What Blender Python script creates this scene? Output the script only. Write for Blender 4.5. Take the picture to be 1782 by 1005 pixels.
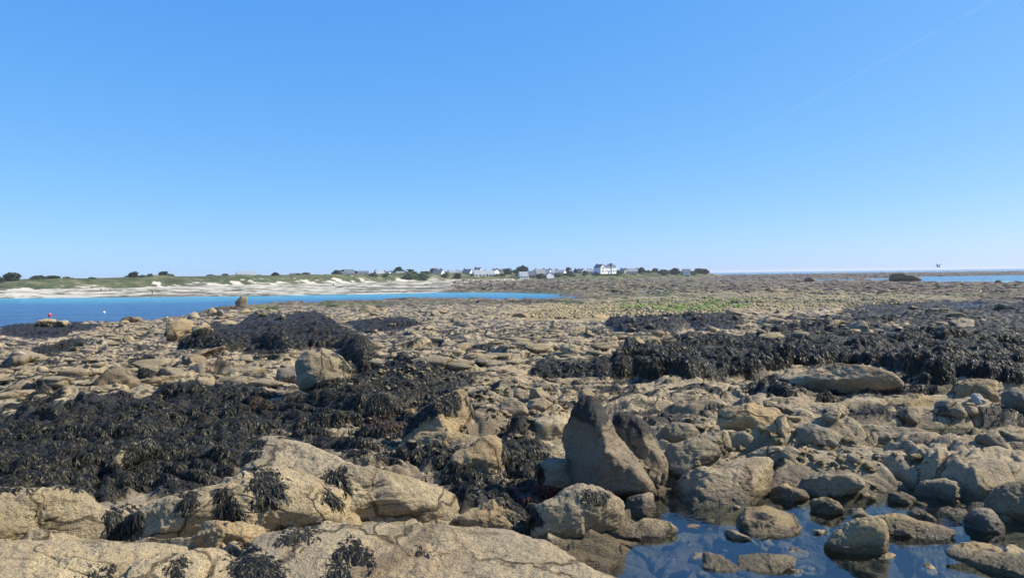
import bpy, math, random
import numpy as np
from mathutils import Vector, Matrix
random.seed(7); rng = np.random.default_rng(7)
SC = bpy.context.scene; COL = SC.collection
for o in list(bpy.data.objects): bpy.data.objects.remove(o)
R = math.radians
# ------------------------------------------------------------------ camera
F = 1321.0; CX, CY = 891.0, 502.5; EYE = np.array([0., 0., 6.0])
PITCH, ROLL = R(1.08), R(0.74)
cp, sp, cr, sr = math.cos(PITCH), math.sin(PITCH), math.cos(ROLL), math.sin(ROLL)
FW = np.array([0, cp, -sp]); U0 = np.array([0, sp, cp]); R0 = np.array([1., 0, 0])
RT = cr*R0 - sr*U0; UP = cr*U0 + sr*R0
cam_d = bpy.data.cameras.new('camera'); cam = bpy.data.objects.new('camera', cam_d); COL.objects.link(cam)
cam.matrix_world = Matrix(((RT[0], UP[0], -FW[0], 0), (RT[1], UP[1], -FW[1], 0), (RT[2], UP[2], -FW[2], 6.0), (0, 0, 0, 1)))
cam_d.sensor_width = 36; cam_d.lens = 36*F/1782; cam_d.clip_start = .05; cam_d.clip_end = 60000
SC.camera = cam
SC.render.resolution_x = 1024; SC.render.resolution_y = 577
# ------------------------------------------------------------------ light
SUN_AZ, SUN_EL = 87, 42
w = bpy.data.worlds.new('World'); SC.world = w; w.use_nodes = True
nt = w.node_tree; nt.nodes.clear()
sky = nt.nodes.new('ShaderNodeTexSky'); sky.sky_type = 'NISHITA'; sky.sun_disc = False
sky.sun_elevation = R(SUN_EL); sky.sun_rotation = R(SUN_AZ)
sky.altitude = 0; sky.air_density = 0.5; sky.dust_density = 0.55; sky.ozone_density = 3.0
bg = nt.nodes.new('ShaderNodeBackground'); bg.inputs[1].default_value = 0.096
sp_ = nt.nodes.new('ShaderNodeSeparateColor'); cb_ = nt.nodes.new('ShaderNodeCombineColor'); nt.links.new(sky.outputs[0], sp_.inputs[0])
for i_, (pw, gn) in enumerate(((.94, 6.0), (.54, 6.1), (.18, 7.3))):       # the camera's own rendering of blue
    m_ = nt.nodes.new('ShaderNodeMath'); m_.operation = 'MULTIPLY'; m_.inputs[1].default_value = .14
    q_ = nt.nodes.new('ShaderNodeMath'); q_.operation = 'POWER'; q_.inputs[1].default_value = pw
    g_ = nt.nodes.new('ShaderNodeMath'); g_.operation = 'MULTIPLY'; g_.inputs[1].default_value = gn
    nt.links.new(sp_.outputs[i_], m_.inputs[0]); nt.links.new(m_.outputs[0], q_.inputs[0]); nt.links.new(q_.outputs[0], g_.inputs[0]); nt.links.new(g_.outputs[0], cb_.inputs[i_])
out = nt.nodes.new('ShaderNodeOutputWorld')
nt.links.new(cb_.outputs[0], bg.inputs[0]); nt.links.new(bg.outputs[0], out.inputs[0])
sd = bpy.data.lights.new('sun', 'SUN'); sd.energy = 5.0; sd.angle = R(.5); sd.color = (1, .93, .80)
so = bpy.data.objects.new('sun', sd); COL.objects.link(so)
sdir = Vector((math.sin(R(SUN_AZ))*math.cos(R(SUN_EL)), math.cos(R(SUN_AZ))*math.cos(R(SUN_EL)), math.sin(R(SUN_EL))))
so.rotation_euler = sdir.to_track_quat('Z', 'Y').to_euler(); so.location = (30, 10, 60)
SC.view_settings.view_transform = 'Standard'; SC.view_settings.look = 'None'
SC.view_settings.exposure = 0.62; SC.view_settings.gamma = 1
# ------------------------------------------------------------------ numeric helpers
_p = np.random.default_rng(11)
PERM = _p.permutation(4096).astype(np.int32)
_a = _p.random(4096)*2*math.pi; GX = np.cos(_a).astype(np.float32); GY = np.sin(_a).astype(np.float32)
G3 = _p.normal(size=(4096, 3)); G3 = (G3/np.linalg.norm(G3, axis=1)[:, None]).astype(np.float32)
RA = _p.random(4096).astype(np.float32); RB = _p.random(4096).astype(np.float32); RC = _p.random(4096).astype(np.float32)
def hsh(ix, iy, s): return PERM[(PERM[(ix+s*131) & 4095]+iy) & 4095]
def n2(x, y, s=0):
    x = np.asarray(x, np.float32); y = np.asarray(y, np.float32)
    fx = np.floor(x); fy = np.floor(y); ix = fx.astype(np.int32); iy = fy.astype(np.int32); x = x-fx; y = y-fy
    u = x*x*x*(x*(x*6-15)+10); v = y*y*y*(y*(y*6-15)+10)
    def g(a, b):
        h = hsh(ix+a, iy+b, s); return GX[h]*(x-a)+GY[h]*(y-b)
    a = g(0, 0); b = g(1, 0); c = g(0, 1); d = g(1, 1)
    return (a+(b-a)*u+(c-a)*v+(a-b-c+d)*u*v)*1.5
def fbm(x, y, s=0, o=4, g=.5):
    r = 0; a = 1; t = 0
    for i in range(o):
        r = r+a*n2(x*2**i*1.03+i*17.3, y*2**i-i*9.1, s+i*7); t += a; a *= g
    return r/t*1.4
def n3(P, s=0):
    P = P.astype(np.float32)+s*17.13; fl = np.floor(P); I = fl.astype(np.int32); f = P-fl; w_ = f*f*f*(f*(f*6-15)+10); r = 0
    for a in (0, 1):
        for b in (0, 1):
            for c in (0, 1):
                h = PERM[(PERM[(PERM[(I[:, 0]+a) & 4095]+I[:, 1]+b) & 4095]+I[:, 2]+c) & 4095]; g = G3[h]
                d = g[:, 0]*(f[:, 0]-a)+g[:, 1]*(f[:, 1]-b)+g[:, 2]*(f[:, 2]-c)
                r = r+d*(w_[:, 0] if a else 1-w_[:, 0])*(w_[:, 1] if b else 1-w_[:, 1])*(w_[:, 2] if c else 1-w_[:, 2])
    return r*1.5
def fbm3(P, s=0, o=4, g=.5):
    r = 0; a = 1; t = 0
    for i in range(o): r = r+a*n3(P*2**i, s+i*3); t += a; a *= g
    return r/t*1.4
def cell(x, y, s=0):
    """F2-F1, random id a, random id b, offset to the cell's own point"""
    x = np.asarray(x, np.float32); y = np.asarray(y, np.float32)
    fx = np.floor(x); fy = np.floor(y); ix = fx.astype(np.int32); iy = fy.astype(np.int32); x = x-fx; y = y-fy
    F1 = np.full(x.shape, 9, np.float32); F2 = F1.copy(); H = np.zeros(x.shape, np.int32); DX = np.zeros(x.shape, np.float32); DY = DX.copy()
    for a in (-1, 0, 1):
        for b in (-1, 0, 1):
            h = hsh(ix+a, iy+b, s); dx = x-(a+.1+.8*RA[h]); dy = y-(b+.1+.8*RB[h]); d = dx*dx+dy*dy
            m = d < F1
            F2 = np.where(m, F1, np.minimum(F2, d)); F1 = np.where(m, d, F1)
            H = np.where(m, h, H); DX = np.where(m, dx, DX); DY = np.where(m, dy, DY)
    return np.sqrt(F2)-np.sqrt(F1), RC[H], RA[H], DX, DY
def sst(a, b, x):
    t = np.clip((x-a)/(b-a), 0, 1); return t*t*(3-2*t)
def dome(e, w_): t = 1-np.clip(e/w_, 0, 1); return np.sqrt(np.clip(1-t*t, 0, 1))
def ray(px, py): return FW+(px-CX)/F*RT-(py-CY)/F*UP
D_R = [0, 3, 6, 10, 15, 22, 35, 60, 90, 120, 200, 2000]; D_H = [1.72, 1.74, 1.84, 1.98, 2.15, 2.5, 3.15, 4.15, 4.9, 5.2, 5.45, 5.5]
def zb(d): return 6-np.interp(d, D_R, D_H)
def gp(px, py, dz=0.):
    """where the sight line of a photo point meets the general lie of the ground"""
    r = ray(px, py); h = math.hypot(r[0], r[1]); lo, hi = .5, 3000.
    for _ in range(50):
        m = math.sqrt(lo*hi)
        if 6+r[2]*m/h > zb(m)+dz: lo = m
        else: hi = m
    return np.array([r[0]/h*lo, r[1]/h*lo, 6+r[2]*lo/h])
def pl(p):                        # world point to (azimuth, log distance)
    return math.atan2(p[0], p[1]), math.log(math.hypot(p[0], p[1]))
def region(pts, dz=0.): return np.array([pl(gp(a, b, dz)) for a, b in pts])
def sdist(poly, A, L):
    """signed distance, metres, positive inside; A azimuth, L log distance"""
    out_ = np.full(A.shape, -1e3, np.float32); m = .12
    bb = (A > poly[:, 0].min()-m) & (A < poly[:, 0].max()+m) & (L > poly[:, 1].min()-m) & (L < poly[:, 1].max()+m)
    a = A[bb]; l = L[bb]
    if a.size == 0: return out_
    D = np.full(a.shape, 1e9); ins = np.zeros(a.shape, bool); n = len(poly)
    for i in range(n):
        x0, y0 = poly[i]; x1, y1 = poly[(i+1) % n]; ex, ey = x1-x0, y1-y0
        t = np.clip(((a-x0)*ex+(l-y0)*ey)/(ex*ex+ey*ey+1e-12), 0, 1)
        D = np.minimum(D, (a-x0-t*ex)**2+(l-y0-t*ey)**2)
        c = ((y0 > l) != (y1 > l)) & (a < ex*(l-y0)/(ey+1e-12)+x0); ins ^= c
    out_[bb] = np.where(ins, 1, -1)*np.sqrt(D)*np.exp(l); return out_
# ------------------------------------------------------------------ mesh helpers
def tag(o, label=None, cat=None, group=None, kind=None):
    for k, v in (('label', label), ('category', cat), ('group', group), ('kind', kind)):
        if v: o[k] = v
    return o
def np_mesh(name, V, Q, mat=None, smooth=True, attrs=None):
    me = bpy.data.meshes.new(name); V = np.asarray(V, np.float32); Q = np.asarray(Q, np.int32); k = Q.shape[1]
    me.vertices.add(len(V)); me.vertices.foreach_set('co', V.ravel())
    me.loops.add(Q.size); me.loops.foreach_set('vertex_index', Q.ravel())
    me.polygons.add(len(Q)); me.polygons.foreach_set('loop_start', np.arange(len(Q), dtype=np.int32)*k)
    me.polygons.foreach_set('use_smooth', np.full(len(Q), smooth))
    for an, av in (attrs or {}).items():
        at = me.attributes.new(an, 'FLOAT_COLOR', 'POINT'); at.data.foreach_set('color', np.ascontiguousarray(av, np.float32).ravel())
    me.update(calc_edges=True)
    if mat: me.materials.append(mat)
    return me
def link(name, me, parent=None, loc=None):
    o = bpy.data.objects.new(name, me); COL.objects.link(o)
    if parent: o.parent = parent
    if loc is not None: o.location = loc
    return o
def grid_faces(r, c):
    i = np.arange(r-1)[:, None]*c+np.arange(c-1)[None, :]
    return np.stack([i, i+1, i+c+1, i+c], -1).reshape(-1, 4)
class MB:
    def __init__(s): s.v = []; s.f = []
    def poly(s, pts):
        n = len(s.v); s.v += [tuple(p) for p in pts]; s.f.append(tuple(range(n, n+len(pts)))); return s
    def box(s, x0, x1, y0, y1, z0, z1):
        n = len(s.v); s.v += [(x0, y0, z0), (x1, y0, z0), (x1, y1, z0), (x0, y1, z0), (x0, y0, z1), (x1, y0, z1), (x1, y1, z1), (x0, y1, z1)]
        s.f += [tuple(n+i for i in q) for q in ((0, 3, 2, 1), (4, 5, 6, 7), (0, 1, 5, 4), (1, 2, 6, 5), (2, 3, 7, 6), (3, 0, 4, 7))]; return s
    def hull(s, bot, top):
        n = len(s.v); k = len(bot); s.v += [tuple(p) for p in bot]+[tuple(p) for p in top]
        s.f.append(tuple(n+i for i in reversed(range(k)))); s.f.append(tuple(n+k+i for i in range(k)))
        for i in range(k): j = (i+1) % k; s.f.append((n+i, n+j, n+k+j, n+k+i))
        return s
    def build(s, name, mat, parent=None, loc=None, smooth=False):
        me = bpy.data.meshes.new(name); me.from_pydata(s.v, [], s.f); me.materials.append(mat)
        for p in me.polygons: p.use_smooth = smooth
        return link(name, me, parent, loc)
def empty(name, loc, rz=0):
    o = bpy.data.objects.new(name, None); COL.objects.link(o); o.location = loc; o.rotation_euler.z = rz; o.empty_display_size = .1; return o
# ------------------------------------------------------------------ materials
class NT:
    def __init__(s, name):
        s.m = bpy.data.materials.new(name); s.m.use_nodes = True; s.t = s.m.node_tree; s.t.nodes.clear()
        s.o = s.n('ShaderNodeOutputMaterial'); s.b = s.n('ShaderNodeBsdfPrincipled'); s.l(s.b.outputs[0], s.o.inputs[0])
    def n(s, t, **k):
        x = s.t.nodes.new(t)
        for a, b in k.items(): setattr(x, a, b)
        return x
    def l(s, a, b): s.t.links.new(a, b)
    def pos(s): return s.n('ShaderNodeNewGeometry').outputs['Position']
    def noise(s, v, scale, detail=3, rough=.5, dist=0):
        x = s.n('ShaderNodeTexNoise'); x.inputs['Scale'].default_value = scale; x.inputs['Detail'].default_value = detail
        x.inputs['Roughness'].default_value = rough; x.inputs['Distortion'].default_value = dist
        if v: s.l(v, x.inputs['Vector'])
        return x.outputs['Fac']
    def ramp(s, f, *st):
        r = s.n('ShaderNodeValToRGB'); e = r.color_ramp.elements
        while len(e) < len(st): e.new(.5)
        for el, (p, c) in zip(e, st): el.position = p; el.color = (*(c if isinstance(c, tuple) else (c, c, c)), 1)
        s.l(f, r.inputs[0]); return r.outputs[0]
    def mix(s, f, a, b, mode='MIX'):
        x = s.n('ShaderNodeMix', data_type='RGBA', blend_type=mode)
        for i, v in ((0, f), (6, a), (7, b)):
            if hasattr(v, 'links'): s.l(v, x.inputs[i])
            elif i == 0: x.inputs[0].default_value = v
            else: x.inputs[i].default_value = (*v, 1)
        return x.outputs[2]
    def math(s, op, a, b=0, c=None):
        x = s.n('ShaderNodeMath', operation=op)
        for i, v in enumerate((a, b) if c is None else (a, b, c)):
            if hasattr(v, 'links'): s.l(v, x.inputs[i])
            else: x.inputs[i].default_value = v
        return x.outputs[0]
    def attr(s, nm):
        a = s.n('ShaderNodeAttribute'); a.attribute_name = nm; sep = s.n('ShaderNodeSeparateColor'); s.l(a.outputs['Color'], sep.inputs[0])
        return sep.outputs[0], sep.outputs[1], sep.outputs[2], a.outputs['Alpha']
    def bump(s, hgt, dist, strength=1, prev=None):
        b = s.n('ShaderNodeBump'); b.inputs['Distance'].default_value = dist; b.inputs['Strength'].default_value = strength
        s.l(hgt, b.inputs['Height'])
        if prev: s.l(prev, b.inputs['Normal'])
        return b.outputs[0]
    def set(s, col=None, rough=None, nrm=None, spec=None):
        b = s.b
        for k, v in (('Base Color', col), ('Roughness', rough), ('Normal', nrm), ('Specular IOR Level', spec)):
            if v is None: continue
            if hasattr(v, 'links'): s.l(v, b.inputs[k])
            else: b.inputs[k].default_value = (*v, 1) if isinstance(v, tuple) else v
        return s.m
def rock_mat(name, far=False, tint=None, vary=True):
    t = NT(name); P = t.pos(); k = .12 if far else 1
    big = t.noise(P, .55*k, 4, .6); mid = t.noise(P, 3.1*k, 4, .6); 
    col = t.ramp(big, (.3, (.35, .27, .165)), (.52, (.46, .355, .205)), (.72, (.53, .415, .235)))
    col = t.mix(t.ramp(mid, (.35, 0.), (.7, .6)), col, (.25, .20, .14))
    warm = t.noise(P, 1.7*k, 3); col = t.mix(t.ramp(warm, (.58, 0.), (.75, .5)), col, (.40, .27, .14))
    if not far:
        fine = t.noise(P, 140, 2, .7); fine2 = t.noise(P, 33, 3, .75)
        col = t.mix(t.ramp(fine, (.34, .7), (.46, 0.)), col, (.10, .087, .065))
        col = t.mix(t.ramp(fine, (.57, 0.), (.68, .6)), col, (.58, .50, .35))
        col = t.mix(t.ramp(fine2, (.33, .75), (.48, 0.)), col, (.14, .12, .085))
        bar = t.n('ShaderNodeTexVoronoi'); bar.inputs['Scale'].default_value = 26; t.l(P, bar.inputs['Vector'])
        bm = t.math('MULTIPLY', t.ramp(bar.outputs['Distance'], (.10, 1.), (.17, 0.)), t.ramp(t.noise(P, 2.3, 2), (.52, 0.), (.62, .8)))
        col = t.mix(bm, col, (.5, .44, .32))
    else:
        fine2 = t.noise(P, 2.2, 4, .75); col = t.mix(t.ramp(fine2, (.3, .7), (.5, 0.)), col, (.12, .1, .08))
    mp = t.n('ShaderNodeMapping'); mp.inputs['Scale'].default_value = (.8, 2.6, 4.5); t.l(P, mp.inputs[0])
    streak = t.noise(mp.outputs[0], 1.5*k, 6, .72, .6)
    col = t.mix(t.ramp(streak, (.28, .85), (.39, .0)), col, (.065, .05, .035))        # dark lichen and turf weed in seams
    col = t.mix(t.ramp(streak, (.60, .0), (.72, .45)), col, (.56, .46, .29))
    stain = t.noise(P, .9*k, 5, .65, 1.2); col = t.mix(t.ramp(stain, (.56, .0), (.68, .55)), col, (.13, .085, .05))
    wv = t.n('ShaderNodeVectorMath', operation='MULTIPLY_ADD'); nz = t.n('ShaderNodeTexNoise'); nz.inputs['Scale'].default_value = 1.6*k; nz.inputs['Detail'].default_value = 4; t.l(P, nz.inputs['Vector'])
    t.l(nz.outputs['Color'], wv.inputs[0]); wv.inputs[1].default_value = (.9/k, .9/k, .9/k); t.l(P, wv.inputs[2])
    vj = t.n('ShaderNodeTexVoronoi', feature='DISTANCE_TO_EDGE'); vj.inputs['Scale'].default_value = 1.15*k; t.l(wv.outputs[0], vj.inputs['Vector'])
    gate = t.ramp(t.noise(P, 1.1*k, 3), (.44, .0), (.56, 1.)); joint = t.math('MULTIPLY', t.ramp(vj.outputs['Distance'], (.0, 1.), (.022, .0)), gate)
    col = t.mix(t.math('MULTIPLY', joint, .75), col, (.04, .03, .02))
    oi = t.n('ShaderNodeObjectInfo')
    tintf = t.ramp(oi.outputs['Random'], (0, (.78, .79, .80)), (.35, (.97, .97, .97)), (.7, (1, .98, .92)), (1, (1.0, .90, .72)))
    if vary: col = t.mix(1., col, tintf, 'MULTIPLY')
    if tint: col = t.mix(tint[3], col, tint[:3])
    w_, g_, s_, y_ = t.attr('msk'); pu, wet, kk, _ = t.attr('msk2')
    col = t.mix(t.math('MULTIPLY', y_, .75), col, (.25, .195, .065))
    col = t.mix(pu, col, (.17, .13, .125)); 
    col = t.mix(s_, col, t.ramp(big, (.3, (.62, .57, .47)), (.7, (.70, .645, .53))))
    col = t.mix(g_, col, t.ramp(mid, (.35, (.05, .10, .015)), (.65, (.15, .26, .03))))
    wf = t.noise(P, 24*k, 4, .7)
    col = t.mix(w_, col, t.ramp(wf, (.3, (.010, .010, .009)), (.52, (.026, .024, .02)), (.75, (.075, .06, .035))))
    dark = t.mix(t.math('MULTIPLY', wet, .68), col, (.035, .025, .015))
    bj = t.bump(t.math('SUBTRACT', 1, joint), .05/k, 1.); b0 = t.bump(streak, .10/k, .9, bj); b1 = t.bump(t.noise(P, 13*k, 6, .68), .045/k, 1, b0)
    nrm = t.bump(fine2, .012/k, .9, b1)
    if not far: nrm = t.bump(fine, .005, .8, nrm)
    rough = t.math('SUBTRACT', .88, t.math('MULTIPLY', t.math('MAXIMUM', wet, t.math('MULTIPLY', w_, .5)), .55))
    return t.set(dark, rough, nrm, .3)
M = {}
M['rock'] = rock_mat('granite'); M['bedrock'] = rock_mat('bedrock granite', vary=False); M['far_rock'] = rock_mat('far granite', True)
M['dark_rock'] = rock_mat('dark granite', tint=(.08, .068, .055, .6))
M['brown_rock'] = rock_mat('brown granite', tint=(.15, .115, .08, .55)); M['grey_rock'] = rock_mat('grey granite', tint=(.17, .155, .13, .55))
M['pale_rock'] = rock_mat('pale stone', tint=(.50, .46, .38, .7))
M['cobble'] = rock_mat('pale cobble', tint=(.44, .37, .225, .55)); M['yellow_rock'] = rock_mat('ochre stone', tint=(.30, .215, .085, .45))
def weed_mat(name, c0, c1, c2):
    t = NT(name); g = t.n('ShaderNodeNewGeometry'); r = g.outputs['Random Per Island']
    col = t.ramp(r, (0, c0), (.84, c1), (.99, c2))
    return t.set(col, t.ramp(t.noise(g.outputs['Position'], 40, 2), (.4, .34), (.6, .7)), t.bump(t.noise(g.outputs['Position'], 90, 2), .004, .8), .22)
M['weed'] = weed_mat('black wrack', (.010, .0095, .007), (.024, .0215, .015), (.10, .082, .034))
M['brown_weed'] = weed_mat('brown wrack', (.03, .018, .012), (.06, .033, .02), (.14, .09, .04))
M['red_weed'] = weed_mat('red weed', (.05, .014, .012), (.10, .03, .02), (.16, .08, .04))
def plain(name, c, rough=.7, var=.15, sc=1.5):
    t = NT(name); n_ = t.noise(t.pos(), sc, 4, .6)
    col = t.ramp(n_, (.3, tuple(x*(1-var) for x in c)), (.7, tuple(min(1, x*(1+var)) for x in c))); return t.set(col, rough, None, .3)
M['white_wall'] = plain('white render', (.86, .85, .81), .8, .05); M['stone_wall'] = plain('stone wall', (.34, .31, .25), .9)
M['cream_wall'] = plain('cream render', (.66, .6, .42), .8, .06)
M['slate'] = plain('slate roof', (.12, .135, .16), .45, .2); M['pale_slate'] = plain('pale grey slate', (.27, .29, .31), .5, .15)  # roof slate in two tones, one dark and one pale grey
M['window'] = plain('window glass', (.03, .04, .05), .15); M['door'] = plain('door paint', (.06, .09, .14), .5)
M['brick'] = plain('chimney brick', (.20, .15, .12), .9); M['bark'] = plain('bark', (.10, .075, .055), .9)
M['red'] = plain('buoy red', (.75, .03, .03), .4); M['white'] = plain('white paint', (.8, .8, .78), .4)
M['feather'] = plain('white feather', (.8, .8, .78), .7, .05); M['grey_feather'] = plain('grey feather', (.3, .32, .35), .7); M['beak'] = plain('beak', (.7, .4, .05), .5)
M['skin'] = plain('skin', (.5, .3, .22), .6); M['hair'] = plain('hair', (.05, .035, .025), .7)
def leaf(name, a, b):
    t = NT(name); g = t.n('ShaderNodeNewGeometry'); return t.set(t.ramp(g.outputs['Random Per Island'], (0, a), (1, b)), .7, None, .2)
M['pine'] = leaf('pine foliage', (.025, .04, .028), (.06, .085, .05)); M['bush'] = leaf('bush foliage', (.05, .08, .035), (.11, .15, .07))

# ================================================================== SETTING: the rocky shore
def H(x): return [tuple(p) for p in x]
# weed beds: pixel outline, amount of raised ground (m), steepness (m)
WEED = [
 ([(-60,738),(120,728),(230,702),(330,672),(480,682),(560,690),(660,690),(740,730),(700,762),(620,765),(520,742),(468,742),(455,790),(410,815),(350,832),(300,850),(240,838),(190,862),(100,848),(-60,858)], .10, .30, 'thick mat of black wrack hanging over the pale rocks in the left foreground'),
 ([(520,690),(560,668),(640,655),(690,632),(760,642),(765,668),(720,690),(700,722),(640,722),(560,712)], .22, .3, 'black wrack draped over low boulders left of the pyramid shaped rock'),
 ([(305,606),(345,578),(408,566),(440,548),(560,546),(600,572),(650,604),(652,640),(612,640),(585,604),(540,604),(500,612),(440,606),(380,612)], .32, .35, 'dark wrack mound behind the rounded left boulder'),
 ([(1062,652),(1070,620),(1120,600),(1200,592),(1310,586),(1410,574),(1500,560),(1620,545),(1850,540),(1850,640),(1782,665),(1700,662),(1600,676),(1575,648),(1480,632),(1400,636),(1300,648),(1200,662)], .29, .16, 'broad ledge buried under black wrack on the right'),
 ([(1340,572),(1380,545),(1450,552),(1480,528),(1560,520),(1660,524),(1850,518),(1850,548),(1700,548),(1560,566),(1480,576),(1400,580)], .16, .6, 'scattered wrack covered hummocks behind the right ledge'),
 ([(1050,562),(1075,544),(1120,538),(1165,545),(1195,556),(1180,578),(1110,580),(1070,574)], .32, .5, 'wrack hummocks beside the green algae field'),
 ([(920,645),(950,634),(1010,636),(1060,622),(1075,640),(1060,656),(980,656),(930,654)], .08, .3, 'thin wrack strip in front of the right ledge'),
 ([(650,792),(700,788),(770,796),(830,822),(880,842),(925,872),(940,905),(900,890),(850,862),(800,862),(760,822),(700,822)], .04, .3, 'wrack band between the pale slab and the split boulder'),
 ([(870,752),(905,755),(935,790),(945,830),(925,850),(890,835),(876,800)], .0, .3, 'wrack hanging from the ledge left of the pointed rock'),
 ([(1295,672),(1350,655),(1400,676),(1370,690),(1330,688)], .0, .3, 'small wrack patch at the left end of the whale shaped ledge'),
 ([(1578,655),(1610,648),(1640,668),(1610,688),(1585,685)], .1, .2, 'wrack tuft at the right end of the whale shaped ledge'),
 ([(60,604),(140,588),(150,600),(90,622),(55,624)], .05, .3, 'wrack patch on the far left slabs'),
 ([(215,640),(250,628),(290,636),(285,652),(240,656)], .10, .3, 'small wrack hummock on the left slabs'),
 ([(0,566),(80,560),(180,566),(140,580),(60,590),(0,585)], .1, .6, 'dark wrack along the waterline at far left'),
 ([(30,680),(60,662),(90,690),(75,715),(45,705)], .0, .3, 'wrack filling a cleft at the left edge'),
 ([(480,762),(560,758),(640,770),(690,775),(620,795),(570,780)], .02, .3, 'wrack strip along the upper edge of the pale slab'),
 ([(1180,548),(1240,542),(1300,555),(1290,572),(1210,572)], .2, .5, 'wrack hummocks in the middle distance right of centre'),
 ([(690,660),(770,655),(800,690),(790,720),(740,730),(700,700)], .05, .3, 'wrack behind the pyramid shaped rock'),
 ([(420,612),(470,600),(510,612),(470,626)], .1, .3, 'wrack clump left of the rounded boulder'),
 ([(600,560),(700,552),(740,566),(680,576),(620,574)], .12, .5, 'low wrack patch in the middle distance'),
 ([(1420,690),(1445,680),(1480,690),(1450,700)], .0, .2, 'tiny wrack patch below the whale shaped ledge'),
]
WREG = [(region(p, hh*.5), hh, ss, lab) for p, hh, ss, lab in WEED]
# raised bare ledges / smooth slabs: outline, height, edge width
LEDGE = [
 ([(1020,735),(1045,700),(1110,668),(1200,655),(1262,672),(1290,700),(1300,740),(1200,735),(1120,745)], .16, .5),
 ([(1240,745),(1262,700),(1330,680),(1420,694),(1450,735),(1400,745),(1320,765)], .20, .35),
 ([(1440,720),(1460,690),(1560,680),(1700,690),(1782,700),(1782,740),(1620,735),(1500,735)], .12, .3),
 ([(1540,800),(1560,782),(1660,762),(1830,765),(1850,830),(1700,842),(1620,828)], .20, .16),
 ([(1330,852),(1340,800),(1450,775),(1560,800),(1640,840),(1560,866),(1480,872),(1400,862)], .10, .16),
 ([(1290,772),(1380,750),(1520,740),(1600,760),(1540,790),(1420,800),(1330,800)], .12, .15),
 ([(60,720),(90,690),(160,668),(240,672),(240,700),(150,722)], .22, .3),
 ([(0,660),(60,640),(200,635),(330,655),(420,660),(330,672),(180,668),(60,690)], .15, .2),
 ([(380,632),(520,612),(520,640),(470,668),(380,660)], .12, .3),
 ([(730,772),(760,755),(860,748),(985,735),(990,760),(900,770)], .14, .2),
 ([(600,640),(760,618),(1010,612),(1060,625),(900,650),(780,655),(680,652)], .10, .25),
 ([(770,590),(842,590),(845,575),(905,575),(912,590),(1060,590),(1080,612),(900,620),(760,612)], .18, .2),
 ([(240,582),(300,560),(380,560),(400,580),(330,590)], .35, .8),
]
LREG = [(region(p, hh*.5), hh, ss) for p, hh, ss in LEDGE]
POOL_Z = 4.085
POOL = region([(1075,975),(1130,930),(1165,872),(1190,862),(1230,900),(1290,888),(1335,872),(1410,862),(1470,870),(1530,866),(1600,858),(1640,905),(1690,940),(1790,925),(2100,925),(2400,1200),(1300,1200),(1190,1010)])
PUD = [region([(1612,744),(1690,744),(1694,758),(1612,758)]), region([(1655,530),(1705,530),(1705,538),(1655,538)])]
GREEN = region([(1050,540),(1100,524),(1200,520),(1330,519),(1345,526),(1290,538),(1180,545)])
PALE = region([(840,556),(880,536),(1010,524),(1200,511),(1340,502),(1560,508),(1700,520),(1640,528),(1480,534),(1340,542),(1200,556),(1000,560)])
SEA = region([(-900,585),(-300,572),(0,565),(60,562),(100,560),(200,557),(280,550),(340,543),(395,533),(440,531),(500,528),(600,524),(700,521),(800,520),(900,522),(1000,519),(1040,514),(960,507),(860,506),(760,506),(640,509),(450,512),(250,514),(0,516),(-900,528)])
SEA2 = region([(1380,486),(1500,484),(1600,480),(1800,477),(2200,473),(2200,489),(1800,491),(1640,490),(1500,487),(1400,489)])
TIDE = region([(1030,517),(1120,509),(1240,500),(1210,498),(1100,505),(1010,512)])

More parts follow.
